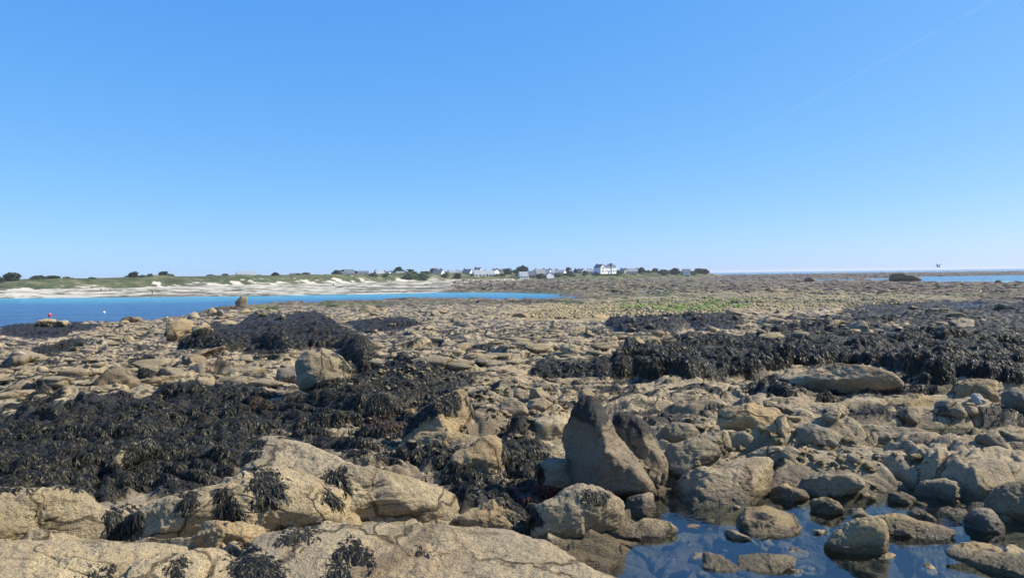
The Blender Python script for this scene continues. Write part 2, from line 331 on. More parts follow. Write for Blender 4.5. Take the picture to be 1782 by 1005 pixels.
PXA = lambda px: math.atan2(ray(px, 480)[0], ray(px, 480)[1])
def heights(A, L):
    d = np.exp(L); x = np.sin(A)*d; y = np.cos(A)*d; sh = A.shape
    z = zb(d)
    wx = x+.55*fbm(x*.35, y*.35, 1, 3)+.12*n2(x*1.7, y*1.7, 5); wy = y+.45*fbm(x*.35, y*.35, 2, 3)+.10*n2(x*1.7, y*1.7, 6)
    ca, sa = math.cos(R(-7)), math.sin(R(-7)); u = wx*ca-wy*sa; v = wx*sa+wy*ca
    far_ = sst(18, 60, d)
    sea = sdist(SEA, A, L); sea2 = sdist(SEA2, A, L)
    # gentle undulation
    z = z+.10*fbm(x*.22, y*.30, 9, 3)*(1+1.6*far_)
    # terraced strata: step fronts face the viewer
    rub = sst(-.02, .30, fbm(u*.25+9, v*.33, 41, 2))        # rubbly against slabby ground
    q0 = fbm(u*.16, v*.42, 21, 3)*7+v*.25; fr = q0-np.floor(q0)            # stacked plates with crisp fronts
    z = z+(.15+.03*far_)*(np.floor(q0)+sst(.0, .13, fr)+.15*fr-q0)+.05*np.clip(q0, -4, 4)
    q1 = fbm(u*.45+5, v*1.3, 23, 3)*5+.3*v; fr = q1-np.floor(q1); z = z+.060*(np.floor(q1)+sst(0, .26, fr)-q1*.9)
    s = v*.45+.5*fbm(u*.22, v*.4, 22, 2); fr = s-np.floor(s)
    z = z+.16*(1-fr)*sst(0, .05, fr)*sst(-.1, .4, n2(u*.3, v*.3, 33))*(1+.5*far_)
    e, a, b, dx, dy = cell(u*.30, v*.85, 51)
    z = z+dome(e, .08)*(.10+.16*a)+((b-.5)*dx*.20-(a-.3)*dy*.16)
    e, a, b, dx, dy = cell(u*.85+3, v*2.2, 52)
    z = z+(dome(e, .14+.10*rub)*(.05+.13*a)+(b-.5)*dx*.09+(a-.5)*dy*.05)*(.45+.55*rub)
    e, a, b, dx, dy = cell(wx*2.2, wy*4.4, 53)
    z = z+dome(e, .22)*(.03+.07*a)*(.30+.70*rub)
    e, a, b, dx, dy = cell(wx*6, wy*8, 54)
    z = z+dome(e, .35)*(.01+.02*a)*sst(.25, .7, rub)
    # fine relief
    z = z+.030*fbm(x*2.2, y*3, 61, 3)+.010*fbm(x*9, y*11, 62, 3)
    rg = 1-np.abs(n2(u*.45, v*2.2, 72)); z = z-(.10+.06*far_)*sst(.93, .99, rg)*sst(5, 10, d)
    rg = 1-np.abs(n2(u*.9, v*3.5, 71)); z = z-.07*sst(.95, 1, rg)-.56-.22*far_
    z = zb(d)+(z-zb(d))*(.68+.32*sst(14, 30, d))
    weed = np.zeros(sh, np.float32)
    wob = .18*fbm(x*.9, y*.9, 81, 4)
    hole = n2(x*.45, y*.75, 301)+.6*n2(x*1.7, y*2.4, 302)
    for wi, (reg, hh, ss, _) in enumerate(WREG):
        q = sdist(reg, A, L); q = q-(sst(.30, .6, hole)*1.2 if wi in (1, 2) else 0)-(sst(.45, .75, hole+.38*sst(PXA(420), PXA(560), A))*1.6 if wi == 0 else 0)-(sst(-.02, .3, hole)*2.2 if wi == 3 else (sst(-.15, .2, hole)*2.6 if wi == 4 else 0)); k = 1+far_; q = q+wob*k*1.1
        m = sst(-.02, ss, q); z = z+hh*m
        if wi in (2, 3, 4, 5): ce = cell(x*.55+wi, y*.62, 120+wi); z = z+m*((.30 if wi != 3 else .24)*dome(ce[0], .5)*ce[1]-.08)
        weed = np.maximum(weed, sst(-.1, .12, q))
    for reg, hh, ss in LREG:
        q = sdist(reg, A, L)+wob*.8; z = z+hh*sst(-.02, ss, q)
        z = np.where(q > -.3, z, z)
    # free weed tufts in hollows over the middle ground
    tn = fbm(x*.45, y*.7, 91, 3)+.5*fbm(x*1.6, y*2.4, 92, 3)
    tuft = sst(.50, .66, tn)*sst(9, 13, d); tuft = tuft*(1-.8*np.clip(sst(-.2, .3, sdist(PALE, A, L)), 0, 1))
    film = sst(.12, .32, fbm(u*.7, v*2.6, 93, 4)+.18*sst(14, 40, d))*.95*sst(6.5, 11, d)*(1-.6*sst(-.2, .3, sdist(PALE, A, L)))
    weed = np.maximum(weed, tuft*(.9)); weed = np.maximum(weed, film*.49/.5)
    e, a, b, dx, dy = cell(x*3.4, y*3.4, 95); clump = dome(e, .4)
    z = z+weed*(.055*clump*(.3+a)+.05*fbm(x*5, y*5, 96, 2))*np.clip(1-tuft*.3, 0, 1)
    # pool
    pbc = cell(x*2.1+.5*n2(x*2, y*2, 4), y*2.6, 115); pb = sst(-.1, .3, sdist(POOL, A, L))
    q = sdist(POOL, A, L)+.22; inp = sst(-.30, .25, q+wob*.3)
    rel = z-zb(d)
    floor_ = POOL_Z-.115+.75*rel+.10*fbm(x*1.8, y*2.6, 111, 3)-.03*sst(.3, 1.2, q)+.10*dome(pbc[0], .25)*pbc[1]-.05
    z = z*(1-inp)+np.minimum(floor_, POOL_Z+.03)*inp
    rim = sst(-.9, -.05, q)*(1-inp)*0; wet = sst(-1.6, -.6, q)*sst(.11, .03, z-POOL_Z+.05*fbm(x*3, y*3, 112, 2))
    for pu in PUD:
        q = sdist(pu, A, L); z = z-.10*sst(-.1, .2, q); wet = np.maximum(wet, sst(-.15, .05, q))
    # shore
    k = np.maximum(sea, sea2); dn = sst(-6, 3, k+3*fbm(x*.12, y*.12, 97, 3))
    z = z*(1-dn)+(-.7+.4*(z-zb(d)))*dn
    pbed = pb
    shore = sst(-9, -1, np.maximum(sea, sea2)+2.5*fbm(x*.3, y*.2, 98, 3))
    pur = shore*.9
    weed = np.maximum(weed, shore*.55*sst(-.1, .3, fbm(x*.5, y*.5, 99, 3)))
    gr = sst(-1.5, 4, sdist(GREEN, A, L)+6*fbm(x*.35, y*.25, 101, 3))*sst(-.1, .15, fbm(x*.8, y*.7, 102, 3))
    pale = sst(-2, 5, sdist(PALE, A, L)+4*fbm(x*.1, y*.1, 103, 2))
    yel = np.clip(pale*.55+.45*sst(.2, .6, fbm(x*.5, y*.5, 104, 3)), 0, 1)
    yel = np.maximum(yel, wet*.55)
    weed = weed*(1-gr); pur = np.maximum(pur, .75*pbed*sst(.25, .5, pbc[1])); weed = np.maximum(weed, .8*pbed*sst(.30, .12, pbc[0])); wet = wet*(1-.5*pbed)  # pool bed: the dark mask also runs along the gaps between its cells
    far2 = sst(110, 170, d)*(1-pale); pur = np.maximum(pur, far2*sst(-.35, .25, fbm(x*.05, y*.05, 105, 4)+.4*fbm(x*.3, y*.3, 106, 3)))
    weed = np.maximum(weed, far2*.7*sst(.1, .5, fbm(x*.08, y*.08, 107, 4)))
    gr = np.maximum(gr, far2*.5*sst(.25, .6, fbm(x*.06, y*.04, 108, 3)))
    return x, y, z, np.stack([weed, gr, np.zeros(sh, np.float32), yel], -1), np.stack([pur, wet, pale, np.ones(sh, np.float32)], -1)

# near and middle ground: one fan of fine cells
NC, NR = 1450, 1750; AM = 47
A, L = np.meshgrid(np.linspace(R(-AM), R(AM), NC), np.concatenate([np.linspace(math.log(1.3), math.log(40), NR-300, endpoint=False), np.linspace(math.log(40), math.log(135), 300)]))
x, y, z, m1, m2 = heights(A.ravel(), L.ravel())
z = z.reshape(NR, NC)
for _ in range(1):
    z[1:-1] = .25*z[:-2]+.5*z[1:-1]+.25*z[2:]; z[:, 1:-1] = .25*z[:, :-2]+.5*z[:, 1:-1]+.25*z[:, 2:]
z = z.ravel()
me = np_mesh('rocky_shore', np.stack([x, y, z], -1), grid_faces(NR, NC), M['bedrock'], True, {'msk': m1, 'msk2': m2})
shore = link('rocky_shore', me); tag(shore, kind='structure')

# far ground: reef flats, beach and dunes
def hz(px): return 489-.0129*px
FPX = [-900, 0, 230, 450, 600, 700, 850, 1000, 1100, 1180, 1235, 1262, 2600]
FOOT = [360, 390, 405, 430, 480, 520, 600, 640, 680, 720, 760, 800, 800]       # distance of the dune foot
SKY_ = [486, 488, 482, 479, 477, 475.5, 475.5, 475, 473.6, 473.4, 473.5, 476, 476]
fa = [PXA(p) for p in FPX]; ftop = [6+(hz(p)-s)/F*(f_+45) for p, s, f_ in zip(FPX, SKY_, FOOT)]; ftop[-2:] = [0, 0]; ftop[0] = 7
BEACH_N = [(-900,529), (0,516.5), (250,515), (450,513), (640,510), (760,507), (840,500), (900,490), (1000,487), (1130,484), (1240,482), (2600, 482)]
def far_terrain(A, L):
    d = np.exp(L); x = np.sin(A)*d; y = np.cos(A)*d
    z0 = .85-.43*sst(130, 300, d)+.25*fbm(x*.03, y*.03, 201, 3)
    e, a, b, dx, dy = cell(x*.28+.8*n2(x*.1, y*.1, 1), y*.22, 202); e2, a2, b2, _, _ = cell(x*.9, y*.7, 203)
    rough = dome(e, .25)*(.1+.5*a*a)+dome(e2, .3)*.22*a2
    foot = np.interp(A, fa, FOOT); top = np.interp(A, fa, ftop)
    bn = np.interp(A, [PXA(p) for p, q in BEACH_N], [5.7/max((q-hz(p))/F, .004) for p, q in BEACH_N])
    land = 1-sst(PXA(1215), PXA(1262), A)
    # beach
    bt = sst(0, 1, (d-bn)/np.maximum(foot-bn, 30)); inb = sst(-6, 6, d-bn)*land
    reefn = fbm(x*.02, y*.045, 210, 4)
    wetb = inb*(1-sst(.05, .55, bt+.15*fbm(x*.01, y*.03, 217, 2)))
    rb = sst(.12, .3, reefn+.22*sst(PXA(560), PXA(950), A)*1.9*(1-sst(.55, .95, bt))-.30*sst(.6, .9, bt)-.06)
    rb = np.maximum(rb, sst(PXA(780), PXA(880), A)*(1-sst(.62, .85, bt+.1*reefn)))
    zbch = .12+2.0*bt**1.3+.05*fbm(x*.05, y*.05, 211, 2)
    z = z0+rough-.25
    far2 = sst(560, 700, d)*(1-land); z = np.where(d > 1500, z-1.5*sst(1500, 1700, d), z)+.5*far2*fbm(x*.01, y*.01, 213, 2)
    z = z*(1-inb)+(zbch+rb*(rough*.7))*inb
    # dunes
    t = (d-foot+14*fbm(x*.02, y*.02, 221, 3)*(1-sst(PXA(780), PXA(900), A)*.6))/36
    dn = sst(0, 1, t)*land
    hum = 1.3*fbm(x*.035, y*.05, 222, 4)*sst(0, .4, t)*(1-sst(1.2, 2, t))*land
    z = z*(1-dn)+np.maximum(top, 2.2)*dn+hum*.9*(1-sst(PXA(740), PXA(860), A)*.8)
    veg = sst(-.05, .12, .55*fbm(x*.05, y*.10, 223, 3)+.65*fbm(x*.16, y*.22, 224, 3)+.8*(sst(.0, 1.0, t))-.10+.35*(1-sst(PXA(230), PXA(420), A))*sst(.05, .3, t))*land
    gl = sst(PXA(735), PXA(800), A); veg = np.maximum(veg, gl*sst(.1, .35, t)*land)
    # water areas
    k = np.maximum(sdist(SEA, A, L), np.maximum(sdist(SEA2, A, L), -1e3)); s_ = sst(-3, 6, k+5*fbm(x*.05, y*.05, 231, 3)*sst(PXA(700), PXA(900), A))
    s_ = np.maximum(s_, .0)
    ti = sst(-1, 4, sdist(TIDE, A, L)+5*fbm(x*.1, y*.1, 232, 3)); s_ = np.maximum(s_, ti*.75)
    z = z*(1-s_)+(-1.0+.3*rough)*s_
    sand = inb*(1-rb)*(1-veg)
    sand = np.maximum(sand, (1-inb)*.0)
    pale = sst(-2, 5, sdist(PALE, A, L)+4*fbm(x*.1, y*.1, 103, 2))
    r_ = (1-sand)*(1-veg); pur = r_*(1-pale)*sst(-.75, .0, fbm(x*.03, y*.05, 233, 4))*(1-.5*inb)
    pur = np.maximum(pur, .0); weed = r_*(1-pale)*.8*sst(.0, .4, fbm(x*.04, y*.06, 234, 4)); weed = np.maximum(weed, far2*.6)
    grn = r_*.5*sst(.3, .6, fbm(x*.02, y*.05, 235, 3))*(1-inb)
    m1 = np.stack([weed, grn, sand, pale*.5], -1); m2 = np.stack([pur, np.maximum(s_, wetb*.4), pale, veg], -1)
    return x, y, z, m1, m2
FC, FR = 1100, 760
A, L = np.meshgrid(np.linspace(R(-AM), R(AM), FC), np.linspace(math.log(128), math.log(1750), FR))
x, y, z, m1, m2 = far_terrain(A.ravel(), L.ravel())
z[:FC*3] -= 2.5
t = NT('shore and dune'); P = t.pos(); w_, g_, s_, y_ = t.attr('msk'); pu, wet, pa, veg = t.attr('msk2')
n1 = t.noise(P, .35, 5, .65); n0 = t.noise(P, .8, 5, .75)
col = t.ramp(n1, (.3, (.13, .11, .085)), (.55, (.22, .185, .13)), (.7, (.29, .24, .165)))
col = t.mix(t.math('MULTIPLY', y_, .6), col, (.30, .25, .13))
col = t.mix(t.math('MULTIPLY', pu, .68), col, t.ramp(n0, (.36, (.022, .017, .018)), (.52, (.11, .085, .07)), (.66, (.27, .21, .15))))
col = t.mix(g_, col, (.12, .17, .05)); col = t.mix(w_, col, t.ramp(n0, (.35, (.015, .014, .016)), (.7, (.06, .05, .045))))
sandc = t.ramp(n1, (.3, (.48, .43, .34)), (.7, (.57, .52, .42)))
col = t.mix(s_, col, sandc)
grass = t.ramp(t.noise(P, .12, 6, .7), (.35, (.035, .05, .02)), (.5, (.07, .085, .035)), (.64, (.16, .145, .075)), (.78, (.30, .26, .16)))
col = t.mix(veg, col, grass); col = t.mix(t.math('MULTIPLY', wet, .42), col, (.24, .225, .22))
M['far_ground'] = t.set(col, .9, t.bump(n0, .5, .7), .2)
me = np_mesh('beach', np.stack([x, y, z], -1), grid_faces(FR, FC), M['far_ground'], True, {'msk': m1, 'msk2': m2})
tag(link('beach', me), kind='structure')
# everything the fans leave out, down to the horizon: one sunken sheet
sb = MB().poly([(-26000, -26000, -6), (26000, -26000, -6), (26000, 26000, -6), (-26000, 26000, -6)]).build('seabed', M['far_ground']); tag(sb, kind='structure')
gb = MB(); n_ = 48
ring = lambda r, z_: [(r*math.sin(R(a)), r*math.cos(R(a)), z_) for a in np.linspace(46.5, 313.5, n_)]
for (r0, z0_), (r1, z1_) in (((.0, 4.1), (6, 4.1)), ((6, 4.1), (40, 3)), ((40, 3), (140, -1.5))):
    a_, b_ = ring(r0, z0_), ring(r1, z1_)
    for i in range(n_-1): gb.poly([a_[i], a_[i+1], b_[i+1], b_[i]] if r0 else [(0, 0, 4.1), b_[i+1], b_[i]])
inner = [(1.35*math.sin(R(a)), 1.35*math.cos(R(a)), 4.12) for a in np.linspace(-50, 50, 12)]
for i in range(11): gb.poly([(0, 0, 4.1), inner[i], inner[i+1]])
tag(gb.build('ground', M['rock']), kind='structure')

# sea
def water_sheet(name, mat, z_, poly): return tag(MB().poly([(p[0], p[1], z_) for p in poly]).build(name, mat), kind='structure')
t = NT('sea water'); P = t.pos(); mp = t.n('ShaderNodeMapping'); mp.inputs['Scale'].default_value = (.45, 1, 1); t.l(P, mp.inputs[0])
sep = t.n('ShaderNodeSeparateXYZ'); t.l(P, sep.inputs[0])
band = t.math('ADD', sep.outputs[1], t.math('MULTIPLY', t.noise(P, .012, 4, .6), 120))
shal = t.ramp(t.math('MULTIPLY', band, 1/500), (.33, (.014, .065, .16)), (.50, (.02, .105, .22)), (.60, (.06, .27, .34)), (.68, (.13, .38, .42)), (.74, (.28, .46, .46)), (.9, (.05, .17, .27)))
b1 = t.bump(t.noise(mp.outputs[0], .9, 5, .7), .7, 1.); nrm = t.bump(t.noise(mp.outputs[0], .13, 4, .6), 3.0, 1., b1)
M['sea'] = t.set(shal, .22, nrm, .28)
water_sheet('sea', M['sea'], 0, [(-25000, -25000), (25000, -25000), (25000, 25000), (-25000, 25000)])
def pool_mat(name, wave):
    t = NT(name); t.t.nodes.remove(t.b)
    fr = t.n('ShaderNodeFresnel'); fr.inputs[0].default_value = 1.333
    gl = t.n('ShaderNodeBsdfGlossy'); gl.inputs['Roughness'].default_value = .02; tr = t.n('ShaderNodeBsdfTransparent'); tr.inputs[0].default_value = (.68, .74, .72, 1)
    nb = t.bump(t.noise(t.pos(), 5.5, 3, .6), .01, wave); t.l(nb, gl.inputs['Normal']); t.l(nb, fr.inputs['Normal'])
    mx = t.n('ShaderNodeMixShader'); t.l(t.math('MULTIPLY', fr.outputs[0], .22), mx.inputs[0]); t.l(tr.outputs[0], mx.inputs[1]); t.l(gl.outputs[0], mx.inputs[2]); t.l(mx.outputs[0], t.o.inputs[0])
    return t.m
M['pool'] = pool_mat('pool water', .5)
pts = [gp(*q) for q in [(1040,1060),(1060,960),(1130,905),(1150,850),(1220,850),(1300,860),(1420,850),(1600,845),(1720,880),(2300,880),(2600,1400),(1200,1400)]]
water_sheet('tide_pool', M['pool'], POOL_Z, pts)
bpy.context.view_layer.update()
DG = bpy.context.evaluated_depsgraph_get()
def cast(o, d, far=5000):
    ok, loc, nrm, idx, ob, _ = SC.ray_cast(DG, Vector(o), Vector(d).normalized(), distance=far)
    return (np.array(loc), np.array(nrm), ob) if ok else (None, None, None)
def skip_water(o, d):
    o = np.array(o, float); d = np.array(d, float)
    for _ in range(4):
        l, n_, ob = cast(o, d)
        if l is None: return None, None, None
        if ob.name.startswith(('tide_pool', 'puddle', 'sea')) and ob.name != 'seabed' and not ob.name.startswith('seaweed'): o = l+d/np.linalg.norm(d)*.01; continue
        return l, n_, ob
    return None, None, None
def down(x, y):
    return skip_water((x, y, 40), (0, 0, -1))
for k, (px, py, rr) in enumerate(((1651, 751, (.36, .15)), (1680, 534, (1.1, 1.6)))):
    l, _, _ = cast(EYE, ray(px, py))
    if l is not None:
        po = [(l[0]+rr[0]*math.cos(a)*(1+.15*math.sin(3*a)), l[1]+rr[1]*math.sin(a)) for a in np.linspace(0, 6.28, 24, endpoint=False)]
        water_sheet('puddle', M['pool'], l[2]+.045, po)
bpy.context.view_layer.update(); DG = bpy.context.evaluated_depsgraph_get()

# ================================================================== ROCKS
def cube_sphere(N):
    g = np.tan(np.linspace(-math.pi/4, math.pi/4, N)); a, b = np.meshgrid(g, g); o1 = np.ones_like(a); V = []; Q = []
    for k, (X, Y, Z) in enumerate(((o1, a, b), (-o1, -a, b), (-a, o1, b), (a, -o1, b), (a, b, o1), (a, -b, -o1))):
        V.append(np.stack([X, Y, Z], -1).reshape(-1, 3)); Q.append(grid_faces(N, N)+k*N*N)
    V = np.concatenate(V); Q = np.concatenate(Q); V /= np.linalg.norm(V, axis=1)[:, None]
    key = np.round(V*1e5).astype(np.int64); _, idx, inv = np.unique(key, axis=0, return_index=True, return_inverse=True); inv = inv.ravel()
    return V[idx], inv[Q]
def facet(V, seed, n=14, lo=.78, hi=1.05, p=14):
    r = np.random.default_rng(seed); N = r.normal(size=(n, 3)); N /= np.linalg.norm(N, axis=1)[:, None]; D = r.uniform(lo, hi, n)
    q = np.clip(V@N.T/D, 0, None)**p; return 1/(1+q.sum(1))**(1/p)
def roughen(P, C, amp, seed, size):
    """displace away from the centre; amp relative to size"""
    dirn = P-C; dirn /= np.linalg.norm(dirn, axis=1)[:, None]+1e-9
    s = 1/size
    n_ = amp*size*(.6*fbm3(P*1.3*s, seed, 3)+.28*fbm3(P*np.array([5, 5, 9])*s, seed+5, 3))+.03*(.3-np.abs(fbm3(P*np.array([3., 3., 5.]), seed+8, 3)))*min(1, size*2)+.013*fbm3(P*9, seed+9, 3)+.006*fbm3(P*26, seed+12, 2)
    cr_ = 1-np.abs(n3(P*np.array([1.1, 3.4, 3.4])*s+.25*n3(P*3*s, seed)[:, None], seed+30)); n_ = n_-min(amp*size*.4, .03)*sst(.95, 1, cr_)*sst(-.1, .2, n3(P*1.4*s, seed+31))
    return P+dirn*n_[:, None]
def rock_px(outl, label, lean=70, thick=.7, sink=.14, e=2.4, seed=0, mat='rock', amp=.10, fac=(.64, 1.0), planes=(), wfun=None, name='boulder', cat='boulder', group=None, ridge=None, base=None, mask=None, onw=False, groove=0., nf=12, dz=0.):
    outl = np.array(outl, float); y0, y1 = outl[:, 1].min(), outl[:, 1].max(); cx = .5*(outl[:, 0].min()+outl[:, 0].max())
    l, _, _ = skip_water(EYE, ray(*(base or (cx, y1))))
    if onw: r_0 = ray(cx, y1); l = EYE+r_0*((POOL_Z-.02-6)/r_0[2])
    if l is None: return None
    l = l+np.array([0, 0, dz])
    f = np.array([l[0], l[1], 0]); f /= np.linalg.norm(f); a = np.array([f[1], -f[0], 0])
    Lr = R(lean); v = f*math.cos(Lr)+np.array([0, 0, 1])*math.sin(Lr); n_ = np.cross(a, v); n_ = -n_ if n_@f > 0 else n_
    o2 = outl.copy(); low = o2[:, 1] > y0+.7*(y1-y0); o2[low, 1] += sink*(y1-y0)
    W = []
    for q in o2:
        r = ray(*q); k = ((l-EYE)@n_)/(r@n_); p = EYE+r*k; W.append(((p-l)@a, (p-l)@v))
    W = np.array(W)
    bx0, bx1 = W.min(0), W.max(0); c = .5*(bx0+bx1); Wc = W-c
    ph = np.linspace(-math.pi, math.pi, 361); Rr = np.zeros(361)
    for i, t_ in enumerate(ph):
        dx, dy = math.cos(t_), math.sin(t_); best = 0
        for j in range(len(Wc)):
            p0 = Wc[j]; p1 = Wc[(j+1) % len(Wc)]; ex = p1-p0; den = dx*ex[1]-dy*ex[0]
            if abs(den) < 1e-9: continue
            tt = (p0[0]*ex[1]-p0[1]*ex[0])/den; uu = (p0[0]*dy-p0[1]*dx)/den
            if tt > 0 and -1e-6 <= uu <= 1+1e-6: best = max(best, tt)
        Rr[i] = best
    ker = np.ones(9)/9; Rs = np.convolve(np.concatenate([Rr[-13:-1], Rr, Rr[1:13]]), ker, 'same')[12:-12]
    size = float(np.sqrt(np.prod((bx1-bx0)/2)))
    wpx = (outl[:, 0].max()-outl[:, 0].min())*.575
    N = int(np.clip(wpx*.62, 14, 150)); V, Q = cube_sphere(N)
    rho = np.hypot(V[:, 0], V[:, 1]); phi = np.arctan2(V[:, 1], V[:, 0])
    k = 1/(rho**e+np.abs(V[:, 2])**e)**(1/e); fc = facet(V, seed+1, nf, *fac, p=34)
    for a_, b_, c_, d_ in planes: fc = (fc**-26+np.clip((V@np.array([a_, b_, c_])/math.sqrt(a_*a_+b_*b_+c_*c_))/d_, 0, None)**26)**(-1/26)
    fc = fc*1.10
    T = thick*min(size, (bx1-bx0)[1]*.5*1.6)
    r_ = np.interp(phi, ph, Rs); k2 = k*fc
    Lc = np.stack([r_*rho*k2*np.cos(phi), r_*rho*k2*np.sin(phi), T*V[:, 2]*k2], -1)
    if ridge: Lc = ridge(Lc, size)
    sh_ = n_*T*math.cos(Lr)*(.30 if onw else .85)
    P = l-sh_+np.outer(Lc[:, 0]+c[0], a)+np.outer(Lc[:, 1]+c[1], v)+np.outer(Lc[:, 2], n_)
    C = l-sh_+a*c[0]+v*c[1]
    P = roughen(P, C, amp, seed, size)
    if groove:
        gx = Lc[:, 0]/size-.25*Lc[:, 1]/size; gv = 1-np.abs(n2(gx*2.6+seed, Lc[:, 1]/size*.7, 5)); P = P-np.outer(groove*size*sst(.72, 1, gv), n_)+np.outer(groove*.7*size*n2(gx*1.3, Lc[:, 1]/size*.5, 9), n_)
    P[:, 2] = np.maximum(P[:, 2], l[2]-.5*size-.3)
    at = {}
    rel = P-C; Zn = (P[:, 2]-P[:, 2].min())/(np.ptp(P[:, 2])+1e-9)
    m1 = np.zeros((len(P), 4)); m1[:, 3] = .45*sst(.35, .1, Zn)+.3*sst(.1, .5, fbm3(P*1.5, 44, 3)) if False else .35*sst(.1, .6, fbm3(P*1.3, 44, 3))
    if mask is not None: m1[:, 0] = mask(Lc/size, P, Zn)
    m2 = np.zeros((len(P), 4)); m2[:, 1] = sst(POOL_Z+.12, POOL_Z+.035, P[:, 2]+.05*fbm3(P*4, 3, 2))*(1 if l[1] < 9 and l[0] > .5 else 0)
    at = {'msk': m1, 'msk2': m2}
    org = np.array([C[0], C[1], l[2]])
    o = link(name, np_mesh(name, P-org, Q, M[mat], True, at), None, org)
    return tag(o, label, cat, group)
def cap(h0, s0=0):      # black lichen towards the top of a rock, ragged edge
    return lambda Lc, P, Z: sst(h0-.03, h0+.05, Z+.10*fbm3(P*5, 7, 3)+s0*Lc[:, 0])
def patch(thr, sc=3., amt=.9, sd_=3): return lambda Lc, P, Z: amt*sst(thr, thr+.12, fbm3(P*sc, sd_, 4))
S = 'rock_slab'
